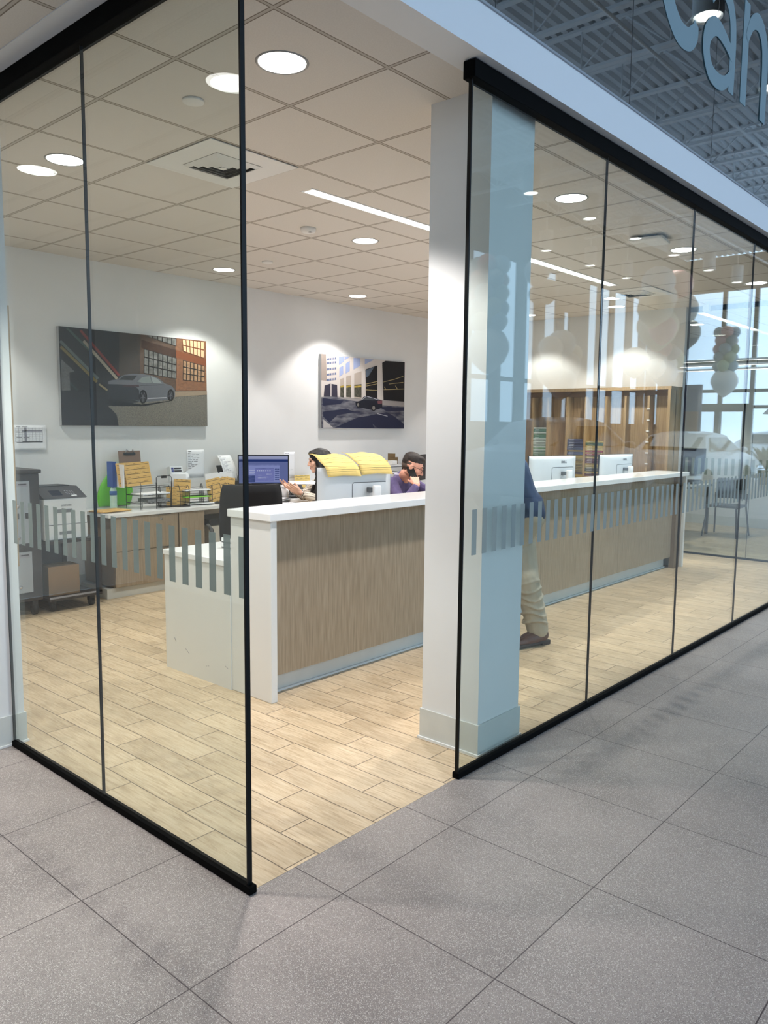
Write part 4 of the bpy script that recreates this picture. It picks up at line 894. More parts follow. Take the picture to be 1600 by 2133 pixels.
monitor('large white-backed monitor with yellow folders draped over its top', (2.54, 1.95, WT), PI-math.radians(20), 0.60, 0.355, 0.917, m_silb, brand=None)
monitor('white-backed monitor beside the blue-clad standing person', (5.39, 1.95, WT), PI-math.radians(20), 0.60, 0.36, 0.925, m_silb, group=GM, brand='DELL')
monitor('white-backed monitor at the far end of the counter', (6.82, 1.95, WT), PI-math.radians(12), 0.60, 0.355, 0.917, m_silb, group=GM, brand='DELL')
# yellow folders draped over the first monitor
def drape(label, px0, px1, seed):
    d = math.radians(20); ux = Vector((math.cos(d), -math.sin(d), 0)); nb = Vector((-math.sin(d), -math.cos(d), 0)); c = Vector((2.54, 1.95, 0))
    rd = random.Random(seed); prof = [(-0.21, 1.352), (-0.15, 1.350), (-0.09, 1.335), (-0.03, 1.308), (0.02, 1.284), (0.045, 1.264), (0.058, 1.236), (0.066, 1.212)]
    g = []
    for i in range(9):
        u = px0+(px1-px0)*i/8; row = []
        for k, (t_, z) in enumerate(prof): row.append(c+ux*(u+-0.035*(7-k)/7)+nb*t_+Vector((0, 0, z+0.006*math.sin(i*1.1+k+seed)*(k < 4)+(0.01 if px0 > 0 else 0)-0.008*abs(i-4)/4*(k > 5))))
        g.append(row)
    b_ = MB().sheet(g, m_yel, 0.0012)
    for k in (0, 1, 2, 3, 4, 5):
        for r in range(2):
            a = prof[k]; e_ = prof[k+1]; tt = 0.3+0.45*r
            P0 = []
            for i in range(9):
                p = Vector(g[i][k]).lerp(Vector(g[i][k+1]), tt); P0.append(p)
            n_ = Vector((0, 0, 1))*0.0016 if k < 4 else nb*0.0016
            lo, hi = (0, 8) if r == 0 else (rd.randint(0, 3), rd.randint(4, 8))
            for i in range(lo, hi):
                p, q = P0[i]+n_, P0[i+1]+n_; wv = (Vector(g[i][k+1])-Vector(g[i][k])).normalized()*(0.0022 if r == 0 else 0.0012)
                b_.add([p, q, q+wv, p+wv], [(0, 1, 2, 3)], m_ink)
    tag(b_.obj('draped_folder'), label, 'folder', 'yellow printed folders on the big monitor')
drape('left yellow printed folder draped over the big monitor', -0.235, 0.028, 1); drape('right yellow printed folder draped over the big monitor', 0.030, 0.285, 2)
# screen of the woman's desk
t = monitor('monitor with a glowing blue program window on the back desk', (3.86, 4.55, DZ), math.radians(-38), 0.54, 0.32, 0.925, m_plas_b, screen=emis('blue screen glow', (0.13, 0.16, 0.36), 0.42), white_stand=False)
s_ = MB(); q = lambda x0, x1, z0, z1, mt: s_.box(x0, x1, -0.0136, -0.0129, z0, z1, mt)
e1 = emis('screen band', (0.33, 0.36, 0.55), 0.42); e2 = emis('screen navy', (0.02, 0.04, 0.16), 0.42); e3 = emis('screen pale', (0.24, 0.28, 0.56), 0.42); e4 = emis('screen text', (0.5, 0.54, 0.74), 0.42)
z0 = 0.158
q(-0.258, 0.258, z0+0.275, z0+0.308, e1); q(-0.258, 0.258, z0+0.245, z0+0.268, e2); q(-0.16, 0.17, z0+0.03, z0+0.215, e3); q(-0.16, 0.17, z0+0.205, z0+0.215, e2); q(-0.16, -0.09, z0+0.03, z0+0.10, e2)
q(-0.09, 0.11, z0+0.035, z0+0.175, emis('screen dialog', (0.17, 0.19, 0.46), 0.42)); q(-0.09, 0.11, z0+0.17, z0+0.18, e2)
for k in range(7): q(-0.07+0.022*k, -0.058+0.022*k, z0+0.145, z0+0.157, e4)
for k, (a, b_, z) in enumerate(((-0.15, -0.09, 0.15), (-0.15, -0.09, 0.13), (-0.06, -0.02, 0.10), (0.03, 0.09, 0.11), (-0.06, 0.03, 0.07), (0.0, 0.05, 0.08), (-0.15, -0.1, 0.12))): q(a, b_, z0+z, z0+z+0.006, e4)
for k in range(6): q(0.12, 0.165, z0+0.05+0.022*k, z0+0.062+0.022*k, e2)
s_.obj('screen_image', parent=t)
t = thing('paper_cup', 'white paper coffee cup with lid in front of the blue screen', 'cup', (3.93, 4.28, DZ))
k = 1.0
MB().lathe([(0.0, 0.0), (0.028, 0.0), (0.040, 0.145), (0.036, 0.145)], m_wplas, 28).obj('cup_body', parent=t); MB().lathe([(0.043, 0.143), (0.043, 0.152), (0.039, 0.156), (0.037, 0.168), (0.0, 0.168)], m_wplas, 28).obj('lid', parent=t)
t = thing('lotion_bottle', 'pink bottle with dark pump left of the blue screen', 'bottle', (3.54, 4.36, DZ))
MB().lathe([(0.03, 0.0), (0.032, 0.01), (0.032, 0.12), (0.012, 0.14)], M('pink liquid soap', (196, 120, 132), 0.3), 20).obj('body', parent=t); MB().lathe([(0.013, 0.14), (0.013, 0.165), (0.005, 0.167), (0.005, 0.19), (0.0, 0.19)], m_plas_b, 16).box(-0.03, 0.006, -0.006, 0.006, 0.188, 0.198, m_plas_b).obj('pump', parent=t)
tag(MB().lathe([(0.02, 0), (0.022, 0.06), (0.02, 0.06)], M('glass jar', (120, 112, 104), 0.2), 18).obj('small_jar', loc=(3.66, 4.30, DZ)), 'small dark jar beside the pink bottle', 'jar')
def pile(label, x, y, rz, n, w, h, mt=None):
    b_ = MB(); rd = random.Random(int(x*100))
    for i in range(n): b_.box(-w/2, w/2, -h/2, h/2, 0.003*i, 0.003*i+0.0022, mt or m_paper, T=TR((rd.uniform(-.015, .015), rd.uniform(-.015, .015), 0), rz=rd.uniform(-.2, .2)))
    o = b_.obj('paper_pile', loc=(x, y, DZ), rot=(0, 0, rz)); return tag(o, label, 'papers')
pile('thick pile of white papers on the desk below the blue screen', 3.74, 4.22, 0.3, 14, 0.28, 0.20); E2 = DZ
t = thing('desk_extension', 'desk surface in front of the blue screen, grey standing for shade', 'desk', (3.5, 3.92, 0))
MB().box(0, 0.40, 0, 0.44, 0.735, 0.765, M('shaded desk grey', (120, 122, 124), 0.4)).obj('top', parent=t)  # grey puts the shade on the worktop into the colour
for x in (0.02, 0.34): MB().box(x, x+0.03, 0.02, 0.05, 0, 0.735, m_plas_b).obj('leg', parent=t)
pile('white papers at the left edge of the grey desk surface', 3.66, 3.99, -0.2, 5, 0.24, 0.12)
t = thing('desk_phone', 'black desk telephone beside the yellow folder', 'telephone', (4.42, 4.66, DZ), -0.4)
MB().prism([(-0.09, -0.10), (0.09, -0.10), (0.09, 0.10), (-0.09, 0.10)], 0, 0.03, m_plas_b).box(-0.09, 0.09, -0.10, 0.10, 0, 0.03, m_plas_b, T=TR((0, 0, 0.05), rx=0.5)).obj('body', parent=t)
MB().box(-0.085, -0.04, -0.1, 0.1, 0.03, 0.065, m_plas_b, T=TR((0, 0, 0.05), rx=0.5), bev=0.008).obj('handset', parent=t); MB().box(-0.02, 0.07, 0.03, 0.08, 0.031, 0.033, M('dark screen', (36, 40, 54), 0.2), T=TR((0, 0, 0.05), rx=0.5)).obj('screen', parent=t)
env_obj('yellow printed folder standing behind the woman', 0.24, 0.17, (4.74, 4.88, DZ+0.04), 0.0, -0.15, 0, mat=m_yel, seed=8)
t = thing('marked_box', 'white box with an orange cross beside the yellow folder', 'box', (4.66, 4.62, DZ+0.0), 0.3)
MB().box(-0.08, 0.08, -0.06, 0.06, 0, 0.16, m_wplas, bev=0.003).obj('carton', parent=t)
om = M('orange print', (232, 92, 48), 0.6); b_ = MB()
for s in (-1, 1): b_.box(-0.035, 0.035, -0.0008, 0.0, -0.008, 0.008, om, T=TR((0.0, -0.0602, 0.11), ry=s*PI/4))
b_.box(-0.06, -0.03, -0.061, -0.06, 0.03, 0.06, om).box(-0.01, 0.03, -0.061, -0.06, 0.055, 0.06, m_ink); b_.obj('cross_mark', parent=t)
t = thing('keyboard', 'black keyboard on the desk in front of the woman', 'keyboard', (4.26, 4.47, DZ), -0.3)
MB().box(-0.2, 0.2, -0.07, 0.07, 0, 0.018, m_plas_b, bev=0.004).obj('base', parent=t); b_ = MB()
for i in range(13):
    for j in range(4): b_.box(-0.19+0.029*i, -0.166+0.029*i, -0.06+0.03*j, -0.036+0.03*j, 0.018, 0.024, M('grey keys', (92, 92, 96), 0.5))
b_.obj('keys', parent=t)
# clutter behind the man
t = thing('letter_tray', 'stacked grey letter trays on the back desk behind the man', 'letter tray', (6.02, 4.68, DZ), 0.0)
for k in range(4): MB().box(-0.16, 0.16, -0.13, 0.13, 0.02+0.085*k, 0.026+0.085*k, m_plas_b).box(-0.14, 0.14, -0.12, 0.12, 0.027+0.085*k, 0.045+0.085*k, m_paper).obj('tier', parent=t)
b_ = MB()
for x in (-0.155, 0.155):
    for y in (-0.12, 0.12): b_.box(x-0.006, x+0.006, y-0.006, y+0.006, 0, 0.30, m_plas_b)
b_.obj('posts', parent=t)
t = thing('cardboard_tub', 'small open kraft box on top of the letter trays behind the man', 'box', (6.10, 4.66, DZ+0.305), 0.4)
MB().box(-0.06, 0.06, -0.05, 0.05, 0, 0.09, M('dark kraft', (112, 92, 62), 0.8)).obj('carton', parent=t); MB().box(-0.06, -0.055, -0.05, 0.05, 0.085, 0.14, M('dark kraft', (112, 92, 62), 0.8), T=TR((0, 0, 0), ry=0.0)).obj('flap', parent=t)
tag(MB().box(-0.05, 0.05, -0.04, 0.04, 0, 0.05, m_wplas, bev=0.004).obj('white_carton', loc=(6.02, 4.60, DZ+0.305)), 'little white carton in front of the open kraft box', 'box')
tag(MB().box(-0.02, 0.02, -0.03, 0.03, 0, 0.06, m_yel, bev=0.004).obj('yellow_carton', loc=(5.90, 4.62, DZ+0.305)), 'tiny yellow carton at the left end of the letter trays', 'box')
monitor('black monitor on the back desk right of the man', (6.72, 4.62, DZ), 0.35, 0.60, 0.34, 0.85, m_plas_b, white_stand=False)

# ------------------------------------------------------------------ chairs
def curved_pad(w, h, depth, curve, thick, n=8):
    b_ = bmesh.new(); g = []
    for i in range(n+1):
        row = []
        for j in range(n+1):
            u = i/n*2-1; v = j/n*2-1; k = (1-0.10*abs(v)**4*1.0); row.append((u*w/2*k, curve*u*u+0.05*curve*v, (v+1)/2*h))
        g.append(row)
    return MB().sheet(g, m_fab_b, thick)
def office_chair(label, x, y, rz, seat=0.46, back=0.56, bw=0.50):
    t = thing('office_chair', label, 'chair', (x, y, 0), rz, 'black office chairs')
    MB().box(-0.25, 0.25, -0.25, 0.25, seat-0.07, seat, m_fab_b, bev=0.03).obj('seat', parent=t)
    o = curved_pad(bw, back, 0, -0.05, 0.055).obj('backrest', parent=t); o.location = (0, 0.27, seat+0.04); o.rotation_euler = (-0.10, 0, 0)
    MB().lathe([(0.03, 0.1), (0.03, seat-0.08)], m_plas_b, 16).obj('gas_column', parent=t)
    for s in (-1, 1): MB().tube([(0.27*s, 0.15, seat-0.04), (0.31*s, 0.12, seat+0.02), (0.31*s, 0.10, seat+0.20), (0.31*s, -0.14, seat+0.21)], 0.018, m_plas_b, 8).obj('armrest', parent=t)
    MB().box(-0.03, 0.03, 0.2, 0.31, seat-0.05, seat-0.03, m_plas_b).box(-0.03, 0.03, 0.29, 0.31, seat-0.05, seat+0.2, m_plas_b).obj('back_bracket', parent=t)
    for k in range(5):
        a = 2*PI*k/5+0.3; c, s = math.cos(a), math.sin(a)
        l = MB().tube([(0, 0, 0.11), (0.27*c, 0.27*s, 0.075)], 0.022, m_plas_b, 8, r1=0.014); o = l.obj('base_leg', parent=t)
        MB().lathe([(0.03, -0.012), (0.03, 0.012)], m_plas_b, 14, T=TR((0.27*c, 0.27*s, 0.03), ry=PI/2)).obj('caster', parent=o)
    return t
office_chair('black office chair with a wide back just behind the low white return desk', 2.78, 3.50, PI-0.5, bw=0.52)
office_chair('black office chair under the dark-haired woman', 4.16, 3.77, math.radians(150)+PI/2)
office_chair('black office chair under the man with the phone', 4.10, 3.04, math.radians(12))
# far office
m_gch = M('grey moulded seat', (84, 86, 92), 0.5); m_leg = M('dark grey metal leg', (52, 54, 60), 0.4)
def guest_chair(label, x, y, rz, seatm):
    t = thing('guest_chair', label, 'chair', (x, y, 0), rz, 'four legged guest chairs in the far office')
    MB().box(-0.23, 0.23, -0.23, 0.21, 0.43, 0.465, seatm, bev=0.015).obj('seat', parent=t)
    g = [[(math.sin(-0.9+1.8*i/8)*0.245, 0.24-0.07*(1-math.cos(-0.9+1.8*i/8))*2.2, 0.54+0.30*j/5) for j in range(6)] for i in range(9)]
    MB().sheet(g, seatm, 0.02).obj('backrest', parent=t)
    for sx in (-1, 1):
        MB().tube([(0.2*sx, -0.18, 0.43), (0.245*sx, -0.25, 0.0)], 0.013, m_leg, 8).obj('leg', parent=t)
        MB().tube([(0.225*sx, 0.21, 0.62), (0.215*sx, 0.2, 0.45), (0.25*sx, 0.30, 0.0)], 0.013, m_leg, 8).obj('leg', parent=t)
        MB().tube([(0.2*sx, -0.18, 0.425), (0.22*sx, 0.21, 0.44)], 0.010, m_leg, 8).obj('side_rail', parent=t)
    return t
guest_chair('grey four-legged guest chair in the far office', 10.35, 1.86, -PI/2, m_gch)
guest_chair('black four-legged chair behind the far office desk, mostly hidden', 9.55, 3.3, PI-0.4, m_plas_b)
t = thing('office_desk', 'white topped desk in the far office behind the partition', 'desk', (8.75, 1.55, 0))
MB().box(0, 1.7, 0.55, 1.35, 0.72, 0.75, m_quartz).obj('desktop', parent=t); MB().box(0.0, 0.03, 0.58, 1.32, 0.3, 0.72, M('pale green grey panel', (150, 164, 160), 0.4)).obj('end_panel', parent=t)
for x, y in ((0.03, 0.6), (0.03, 1.3), (1.64, 0.6), (1.64, 1.3)): MB().box(x, x+0.04, y-0.02, y+0.02, 0, 0.72, m_leg).obj('leg', parent=t)
monitor('dark monitor on the far office desk', (9.2, 2.05, 0.75), math.radians(-66), 0.50, 0.32, 0.98, m_plas_b, screen=M('violet grey screen', (66, 62, 82), 0.25), white_stand=False)
t = thing('mesh_organizer', 'black and white stacked organizer on the far office desk', 'organizer', (10.25, 2.35, 0.75), 0)
for k in range(3): MB().box(-0.15, 0.15, -0.1, 0.1, 0.07*k, 0.07*k+0.05, m_plas_b if k % 2 == 0 else m_wplas).obj('tier', parent=t)

# ------------------------------------------------------------------ shelving on the right wall
t = thing('cubby_shelf', 'tall oak shelving with upright dividers on the right wall', 'shelf', (7.88, 1.78, 0))
LY = 2.46
MB().box(0.17, 0.185, 0, LY, 0.1, 2.06, m_oak).obj('back_panel', parent=t)
MB().box(0, 0.355, -0.005, LY, 2.035, 2.075, m_oak).obj('top', parent=t); MB().box(0, 0.355, 0, LY, 0, 0.76, m_oak).obj('base_cabinet', parent=t)
MB().box(0.10, 0.13, 0.035, LY-0.03, 1.965, 2.035, M('dark oak strip', (120, 92, 62), 0.6)).obj('valance', parent=t)  # thin valance in a darker oak tone
for sy in (0, LY-0.03): MB().box(0, 0.34, sy, sy+0.035, 0.76, 2.035, m_oak).obj('side', parent=t)
cub = [1.78+0.02]
ys_ = [2.06, 2.36, 2.62, 2.905, 3.17, 3.46, 3.69, 3.97]
for y in ys_:
    d = MB().box(0.02, 0.18, y-1.78-0.014, y-1.78+0.014, 0.76, 1.965, m_oak).obj('divider', parent=t)
hk = MB()
for k in range(8): hk.box(0.008, 0.02, 2.06-1.78-0.025, 2.06-1.78+0.012, 0.85+0.135*k, 0.862+0.135*k, m_wplas)
hk.obj('label_clips', parent=t)
def folder_stack(y0, y1, ztop, cols, lbl, grp, seed, dz=0.021):
    rd = random.Random(seed); z = 0.765; w_ = y1-y0; src = {}
    while z < ztop-dz:
        c = cols[min(len(cols)-1, int((z-0.765)/(ztop-0.765)*len(cols)+rd.uniform(-0.4, 0.4)*1.2)) if len(cols) > 1 else 0]; c = c if isinstance(c, tuple) and not isinstance(c[0], tuple) else rd.choice(c)
        if c not in src:
            b_ = MB().box(0, 0.13, -w_/2, w_/2, 0, dz*0.93, M('folder %d %d %d' % c, c, 0.7)); b_.box(-0.001, 0, -w_/2*0.9, w_/2*0.5, dz*0.25, dz*0.4, m_ink).box(-0.001, 0, w_/2*0.2, w_/2*0.8, dz*0.5, dz*0.62, m_paper)
            o = b_.obj('thin_folder'); src[c] = o
        else: o = src[c].copy(); COL.objects.link(o)
        o.location = (7.905+rd.uniform(0, 0.012), (y0+y1)/2+rd.uniform(-0.003, 0.003), z); tag(o, lbl, 'folder', grp); z += dz
folder_stack(3.475, 3.675, 1.58, [((96, 116, 110), (70, 92, 90)), ((120, 146, 120), (150, 166, 150)), ((128, 160, 120), (96, 130, 104), (190, 200, 190))], 'thin folder in the greenish stack in the leftmost visible cubby', 'greenish folder stack', 1)
folder_stack(2.925, 3.155, 1.43, [((186, 158, 84), (120, 110, 92), (96, 84, 98)), ((190, 164, 90), (150, 134, 90)), ((92, 96, 122), (74, 78, 104))], 'thin folder in the yellow and slate stack left of the second glass seam', 'yellow and slate folder stack', 2)
folder_stack(2.645, 2.89, 1.415, [((142, 70, 76), (180, 150, 96), (96, 92, 84)), ((184, 160, 92), (150, 140, 96), (120, 84, 88)), ((156, 66, 84), (190, 168, 110), (110, 130, 110))], 'thin folder in the red and yellow stack at the second glass seam', 'red and yellow folder stack', 3)
# ------------------------------------------------------------------ people
def blob(name, b_, voxel, mat, parent=None, smooth=6, fac=0.5):
    """one continuous surface grown round the overlapping shapes of b_"""
    o = bpy.data.objects.new('tmp', b_.mesh('tmp')); COL.objects.link(o)
    r = o.modifiers.new('r', 'REMESH'); r.mode = 'VOXEL'; r.voxel_size = voxel; r.use_smooth_shade = True
    s = o.modifiers.new('s', 'SMOOTH'); s.iterations = smooth; s.factor = fac
    bpy.context.view_layer.update()
    me = bpy.data.meshes.new_from_object(o.evaluated_get(bpy.context.evaluated_depsgraph_get()))
    bpy.data.objects.remove(o); me.name = name; me.materials.clear(); me.materials.append(mat)
    o = bpy.data.objects.new(name, me); COL.objects.link(o)
    if parent is not None: o.parent = parent
    return o
def HT(pos, yaw, pitch=0.0, roll=0.0):
    return Matrix.Translation(Vector(pos)) @ Matrix.Rotation(yaw, 4, 'Z') @ Matrix.Rotation(pitch, 4, 'Y') @ Matrix.Rotation(roll, 4, 'X')
def head(b_, T, fem=False):
    """face looks along local +x; z up; origin at mid-head"""
    k = 0.94 if fem else 1.0
    e = lambda c, r: b_.ell(tuple(v*k for v in c), tuple(v*k for v in r), None, T)
    c_ = lambda p, r, q, s: b_.cap(tuple(v*k for v in p), r*k, tuple(v*k for v in q), s*k, None, T)
    e((-0.012, 0, 0.03), (0.100, 0.077, 0.09)); e((0.03, 0, -0.03), (0.064, 0.058, 0.078)); e((0.045, 0, -0.07), (0.048, 0.046 if not fem else 0.04, 0.045)); c_((0.066, -0.012, -0.103), 0.020, (0.066, 0.012, -0.103), 0.020)
    c_((0.087, 0, 0.018), 0.010, (0.110, 0, -0.028), 0.0135); c_((0.097, -0.012, -0.032), 0.010, (0.097, 0.012, -0.032), 0.010)
    c_((0.079, -0.034, 0.034), 0.012, (0.083, 0.034, 0.034), 0.012)
    for s in (-1, 1):
        e((0.058, 0.036*s, -0.02), (0.03, 0.026, 0.028)); e((-0.006, 0.078*s, -0.005), (0.02, 0.010, 0.032)); c_((-0.03, 0.05*s, -0.06), 0.02, (0.04, 0.035*s, -0.09), 0.018)
    e((0.088, 0, -0.058), (0.014, 0.022, 0.007)); e((0.086, 0, -0.071), (0.014, 0.019, 0.008))
def hand(b_, T, curl=(0.3, 0.3, 0.35, 0.4), side=1, thumb=(0.6, 0.2), k=1.0):
    """fingers along +x, back of the hand +z, thumb towards +y*side"""
    ys_ = (0.032, 0.011, -0.011, -0.031); ln = ((0.040, 0.026, 0.020), (0.044, 0.029, 0.021), (0.041, 0.027, 0.020), (0.032, 0.021, 0.018))
    for i in range(4):
        y = ys_[i]*side; b_.cap((0.0, y*0.55, 0), 0.016*k, (0.085*k, y*k, 0), 0.0125*k, None, T)
        p = Vector((0.085*k, y*k, 0)); a = 0.0; sp = y*0.9
        for j in range(3):
            c = curl[i] if isinstance(curl[i], (int, float)) else curl[i][j]; a += c
            d = Vector((math.cos(a), sp, -math.sin(a))).normalized()*ln[i][j]*k; b_.cap(p, (0.0088-0.0006*j)*k, p+d, (0.0082-0.0006*j)*k, None, T, 10); p = p+d
    p0 = Vector((0.015, 0.022*side, -0.004)); p1 = Vector((0.045, (0.022+0.035*math.sin(thumb[0]))*side, -0.012))*k; p2 = p1+Vector((0.03*math.cos(thumb[0]*0.6), 0.02*math.sin(thumb[0])*side, -0.03*thumb[1]))*k; p3 = p2+Vector((0.024, 0.004*side, -0.02*thumb[1]))*k
    b_.cap(p0, 0.0155*k, p1, 0.0125*k, None, T); b_.cap(p1, 0.0115*k, p2, 0.010*k, None, T); b_.cap(p2, 0.010*k, p3, 0.0085*k, None, T)
def aim(pos, fdir, back):
    x = Vector(fdir).normalized(); z = Vector(back); z = (z-x*z.dot(x)).normalized(); y = z.cross(x)
    m_ = Matrix((x, y, z)).transposed().to_4x4(); m_.translation = Vector(pos); return m_
m_skinm = M('ruddy skin', (212, 152, 128), 0.55, noise=0.06, scale=40); m_skinf = M('light skin', (226, 178, 152), 0.5, noise=0.04, scale=40)
m_hairb = M('black hair', (14, 12, 13), 0.5, noise=0.4, scale=60, stretch=(3, 3, 0.4)); m_hairbr = M('dark brown hair', (44, 32, 26), 0.65, noise=0.5, scale=70); m_fade = M('short greying brown hair', (92, 76, 66), 0.8, noise=0.3, scale=160)
m_eye = M('dark eye', (30, 22, 20), 0.25); m_lip = M('lips', (176, 104, 96), 0.5); m_lipf = M('rose lips', (168, 84, 84), 0.45)
def seated(T, lean, shoulder_w, hip_w, chest, k=1.0, legs=True):
    """returns joints in world space: local x forward, y left, z up from the seat centre"""
    J = {}; sp = Vector((math.sin(lean)*0.50*k, 0, math.cos(lean)*0.50*k)); J['pelvis'] = Vector((0, 0, 0.10)); J['chest'] = J['pelvis']+sp*0.68; J['neck'] = J['pelvis']+sp*1.0
    for s, n in ((1, 'L'), (-1, 'R')):
        J['sh'+n] = J['pelvis']+sp*0.90+Vector((0, s*shoulder_w, 0)); J['hip'+n] = Vector((0.02, s*0.09, 0.08)); J['knee'+n] = Vector((0.44, s*0.12, 0.06)); J['ank'+n] = Vector((0.46, s*0.12, -0.36))
    return {a: T @ b_ for a, b_ in J.items()}
def torso(b_, J, T, ch, hp, inf=0.0, fem=False):
    R = T.to_3x3()
    p, c, n = J['pelvis'], J['chest'], J['neck']
    lat = (J['shL']-J['shR']).normalized()
    for s in (-1, 1):
        b_.cap(p+lat*s*hp*0.55, hp*0.62+inf, p.lerp(c, 0.5)+lat*s*ch*0.45, ch*0.62+inf); b_.cap(p.lerp(c, 0.5)+lat*s*ch*0.45, ch*0.62+inf, c+lat*s*ch*0.55, ch*0.66+inf)
        b_.cap(c+lat*s*ch*0.55, ch*0.62+inf, n-(n-c)*0.25+lat*s*ch*0.5, ch*0.42+inf)
    b_.cap(J['shL'], 0.052+inf, J['shR'], 0.052+inf); b_.cap(n-(n-c)*0.3, 0.075+inf, n, 0.055+inf)
def arm(b_, sh, el, wr, inf=0.0, k=1.0):
    b_.cap(sh, 0.052*k+inf, el, 0.040*k+inf); b_.cap(el, 0.041*k+inf, wr, 0.027*k+inf)
def legs_(b_, J, inf=0.0):
    for n in 'LR':
        b_.cap(J['hip'+n], 0.085+inf, J['knee'+n], 0.058+inf); b_.cap(J['knee'+n], 0.056+inf, J['ank'+n], 0.038+inf)
def foot(b_, p, d, inf=0.0):
    d = Vector(d).normalized(); b_.cap(p+Vector((0, 0, -0.035))-d*0.03, 0.038+inf, p+Vector((0, 0, -0.05))+d*0.15, 0.028+inf)

# man with the phone, facing the counter
def man():
    yaw = math.radians(-78); base = Vector((4.10, 2.98, 0.50)); T = HT(base, yaw)
    t = thing('person', 'seated man in a purple sweater holding a black phone to his ear', 'person', base, 0); inv = Matrix.Translation(-base)
    J = seated(T, 0.30, 0.185, 0.1, 0.13)
    hc = Vector((4.115, 2.70, 1.185)); TH = HT(hc, math.radians(-54), 0.42)
    b_ = MB(); head(b_, TH); neck0 = TH @ Vector((-0.03, 0, -0.09)); b_.cap(J['neck']-Vector((0, 0, 0.03)), 0.062, neck0, 0.056)
    torso(b_, J, T, 0.125, 0.13); legs_(b_, J)
    for n in 'LR': foot(b_, J['ank'+n], T.to_3x3() @ Vector((1, 0, 0)))
    ear = TH @ Vector((0.012, -0.097, -0.035))            # right ear, phone side
    wrR = Vector((3.975, 2.53, 1.030)); elR = Vector((3.86, 2.60, 0.84)); shR = J['shR']
    elL = Vector((4.42, 2.62, 0.86)); wrL = Vector((4.34, 2.42, 0.83))
    arm(b_, shR, elR, wrR); arm(b_, J['shL'], elL, wrL)
    fd = (ear-wrR).normalized(); 
    HTm = aim(wrR+fd*0.01, fd+Vector((0.10, 0.0, 0.0)), Vector((-0.55, -0.80, 0.15)))
    hand(b_, HTm, ((0.12, 0.1, 0.05), (0.75, 0.55, 0.4), (0.85, 0.6, 0.4), (0.95, 0.6, 0.4)), 1, (0.5, 0.5))
    hand(b_, aim(wrL, (-0.3, -0.9, -0.05), (0.1, 0, 1)), (0.3, 0.3, 0.35, 0.4), -1)
    b_.v = [tuple(inv @ Vector(v)) for v in b_.v]
    body = blob('body', b_, 0.0045, m_skinm, t, 5)
    def child(nm, bb, vox, mt, sm=5): bb.v = [tuple(inv @ Vector(v)) for v in bb.v]; return blob(nm, bb, vox, mt, t, sm)
    s = MB(); torso(s, J, T, 0.135, 0.14, 0.014); arm(s, shR, elR, wrR.lerp(elR, 0.12), 0.012); arm(s, J['shL'], elL, wrL, 0.012)
    m_sw = M('purple sweater', (92, 80, 118), 0.9, noise=0.25, scale=14, stretch=(2, 2, 1))
    child('sweater', s, 0.007, m_sw)
    c = MB(); nk = J['neck']
    for a in range(10):
        q = PI*2*a/10; r_ = 0.072; p = nk+Vector((r_*math.cos(q), r_*math.sin(q), 0.028)); q2 = PI*2*(a+1)/10; p2 = nk+Vector((r_*math.cos(q2), r_*math.sin(q2), 0.028)); c.cap(p, 0.014, p2, 0.014)
    child('collar', c, 0.005, M('grey lilac collar', (168, 164, 182), 0.85))
    g = MB(); legs_(g, J, 0.012); child('trousers', g, 0.009, M('dark trousers', (40, 40, 48), 0.9))
    sh_ = MB()
    for n in 'LR': foot(sh_, J['ank'+n], T.to_3x3() @ Vector((1, 0, 0)), 0.008)
    child('shoes', sh_, 0.007, m_plas_b)
    h = MB(); h.ell((-0.018, 0, 0.068), (0.098, 0.079, 0.068), None, TH); h.ell((0.036, 0, 0.102), (0.050, 0.058, 0.026), None, TH); h.ell((-0.06, 0, 0.04), (0.056, 0.070, 0.075), None, TH); child('hair', h, 0.005, m_hairbr, 3)
    h = MB(); h.ell((-0.022, 0, 0.026), (0.088, 0.0790, 0.040), None, TH); h.ell((-0.05, 0, 0.0), (0.058, 0.066, 0.055), None, TH); child('side_hair', h, 0.005, m_fade, 3)
    h = MB(); h.ell((0.062, 0, -0.098), (0.034, 0.036, 0.032), None, TH)
    for s_ in (-1, 1): h.cap((0.085, 0.022*s_, -0.052), 0.007, (0.08, 0.028*s_, -0.09), 0.012, None, TH)
    h.cap((0.099, -0.02, -0.047), 0.006, (0.099, 0.02, -0.047), 0.006, None, TH); child('beard', h, 0.0035, M('brown beard', (66, 46, 36), 0.9, noise=0.4, scale=160), 2)
    e = MB()
    for s_ in (-1, 1): e.ell((0.0865, 0.033*s_, 0.012), (0.008, 0.014, 0.005), None, TH)
    child('eyes', e, 0.0025, m_eye, 1)
    e = MB()
    for s_ in (-1, 1): e.cap((0.092, 0.014*s_, 0.034), 0.005, (0.084, 0.052*s_, 0.038), 0.004, None, TH)
    child('eyebrows', e, 0.003, m_hairbr, 1)
    gl = MB()
    for s_ in (-1, 1):
        gl.tube([(0.108-0.006*abs(math.cos(a)), (0.034+0.026*math.cos(a))*s_, 0.004+0.021*math.sin(a)) for a in [2*PI*k/16 for k in range(16)]], 0.0024, m_plas_b, 6, T=TH, closed=True)
        gl.tube([(0.104, 0.06*s_, 0.012), (0.06, 0.08*s_, 0.014), (-0.01, 0.086*s_, 0.012)], 0.0022, m_plas_b, 6, T=TH)
    gl.tube([(0.110, -0.009, 0.010), (0.113, 0, 0.013), (0.110, 0.009, 0.010)], 0.002, m_plas_b, 6, T=TH)
    gl.v = [tuple(inv @ Vector(v)) for v in gl.v]; gl.obj('glasses', parent=t)
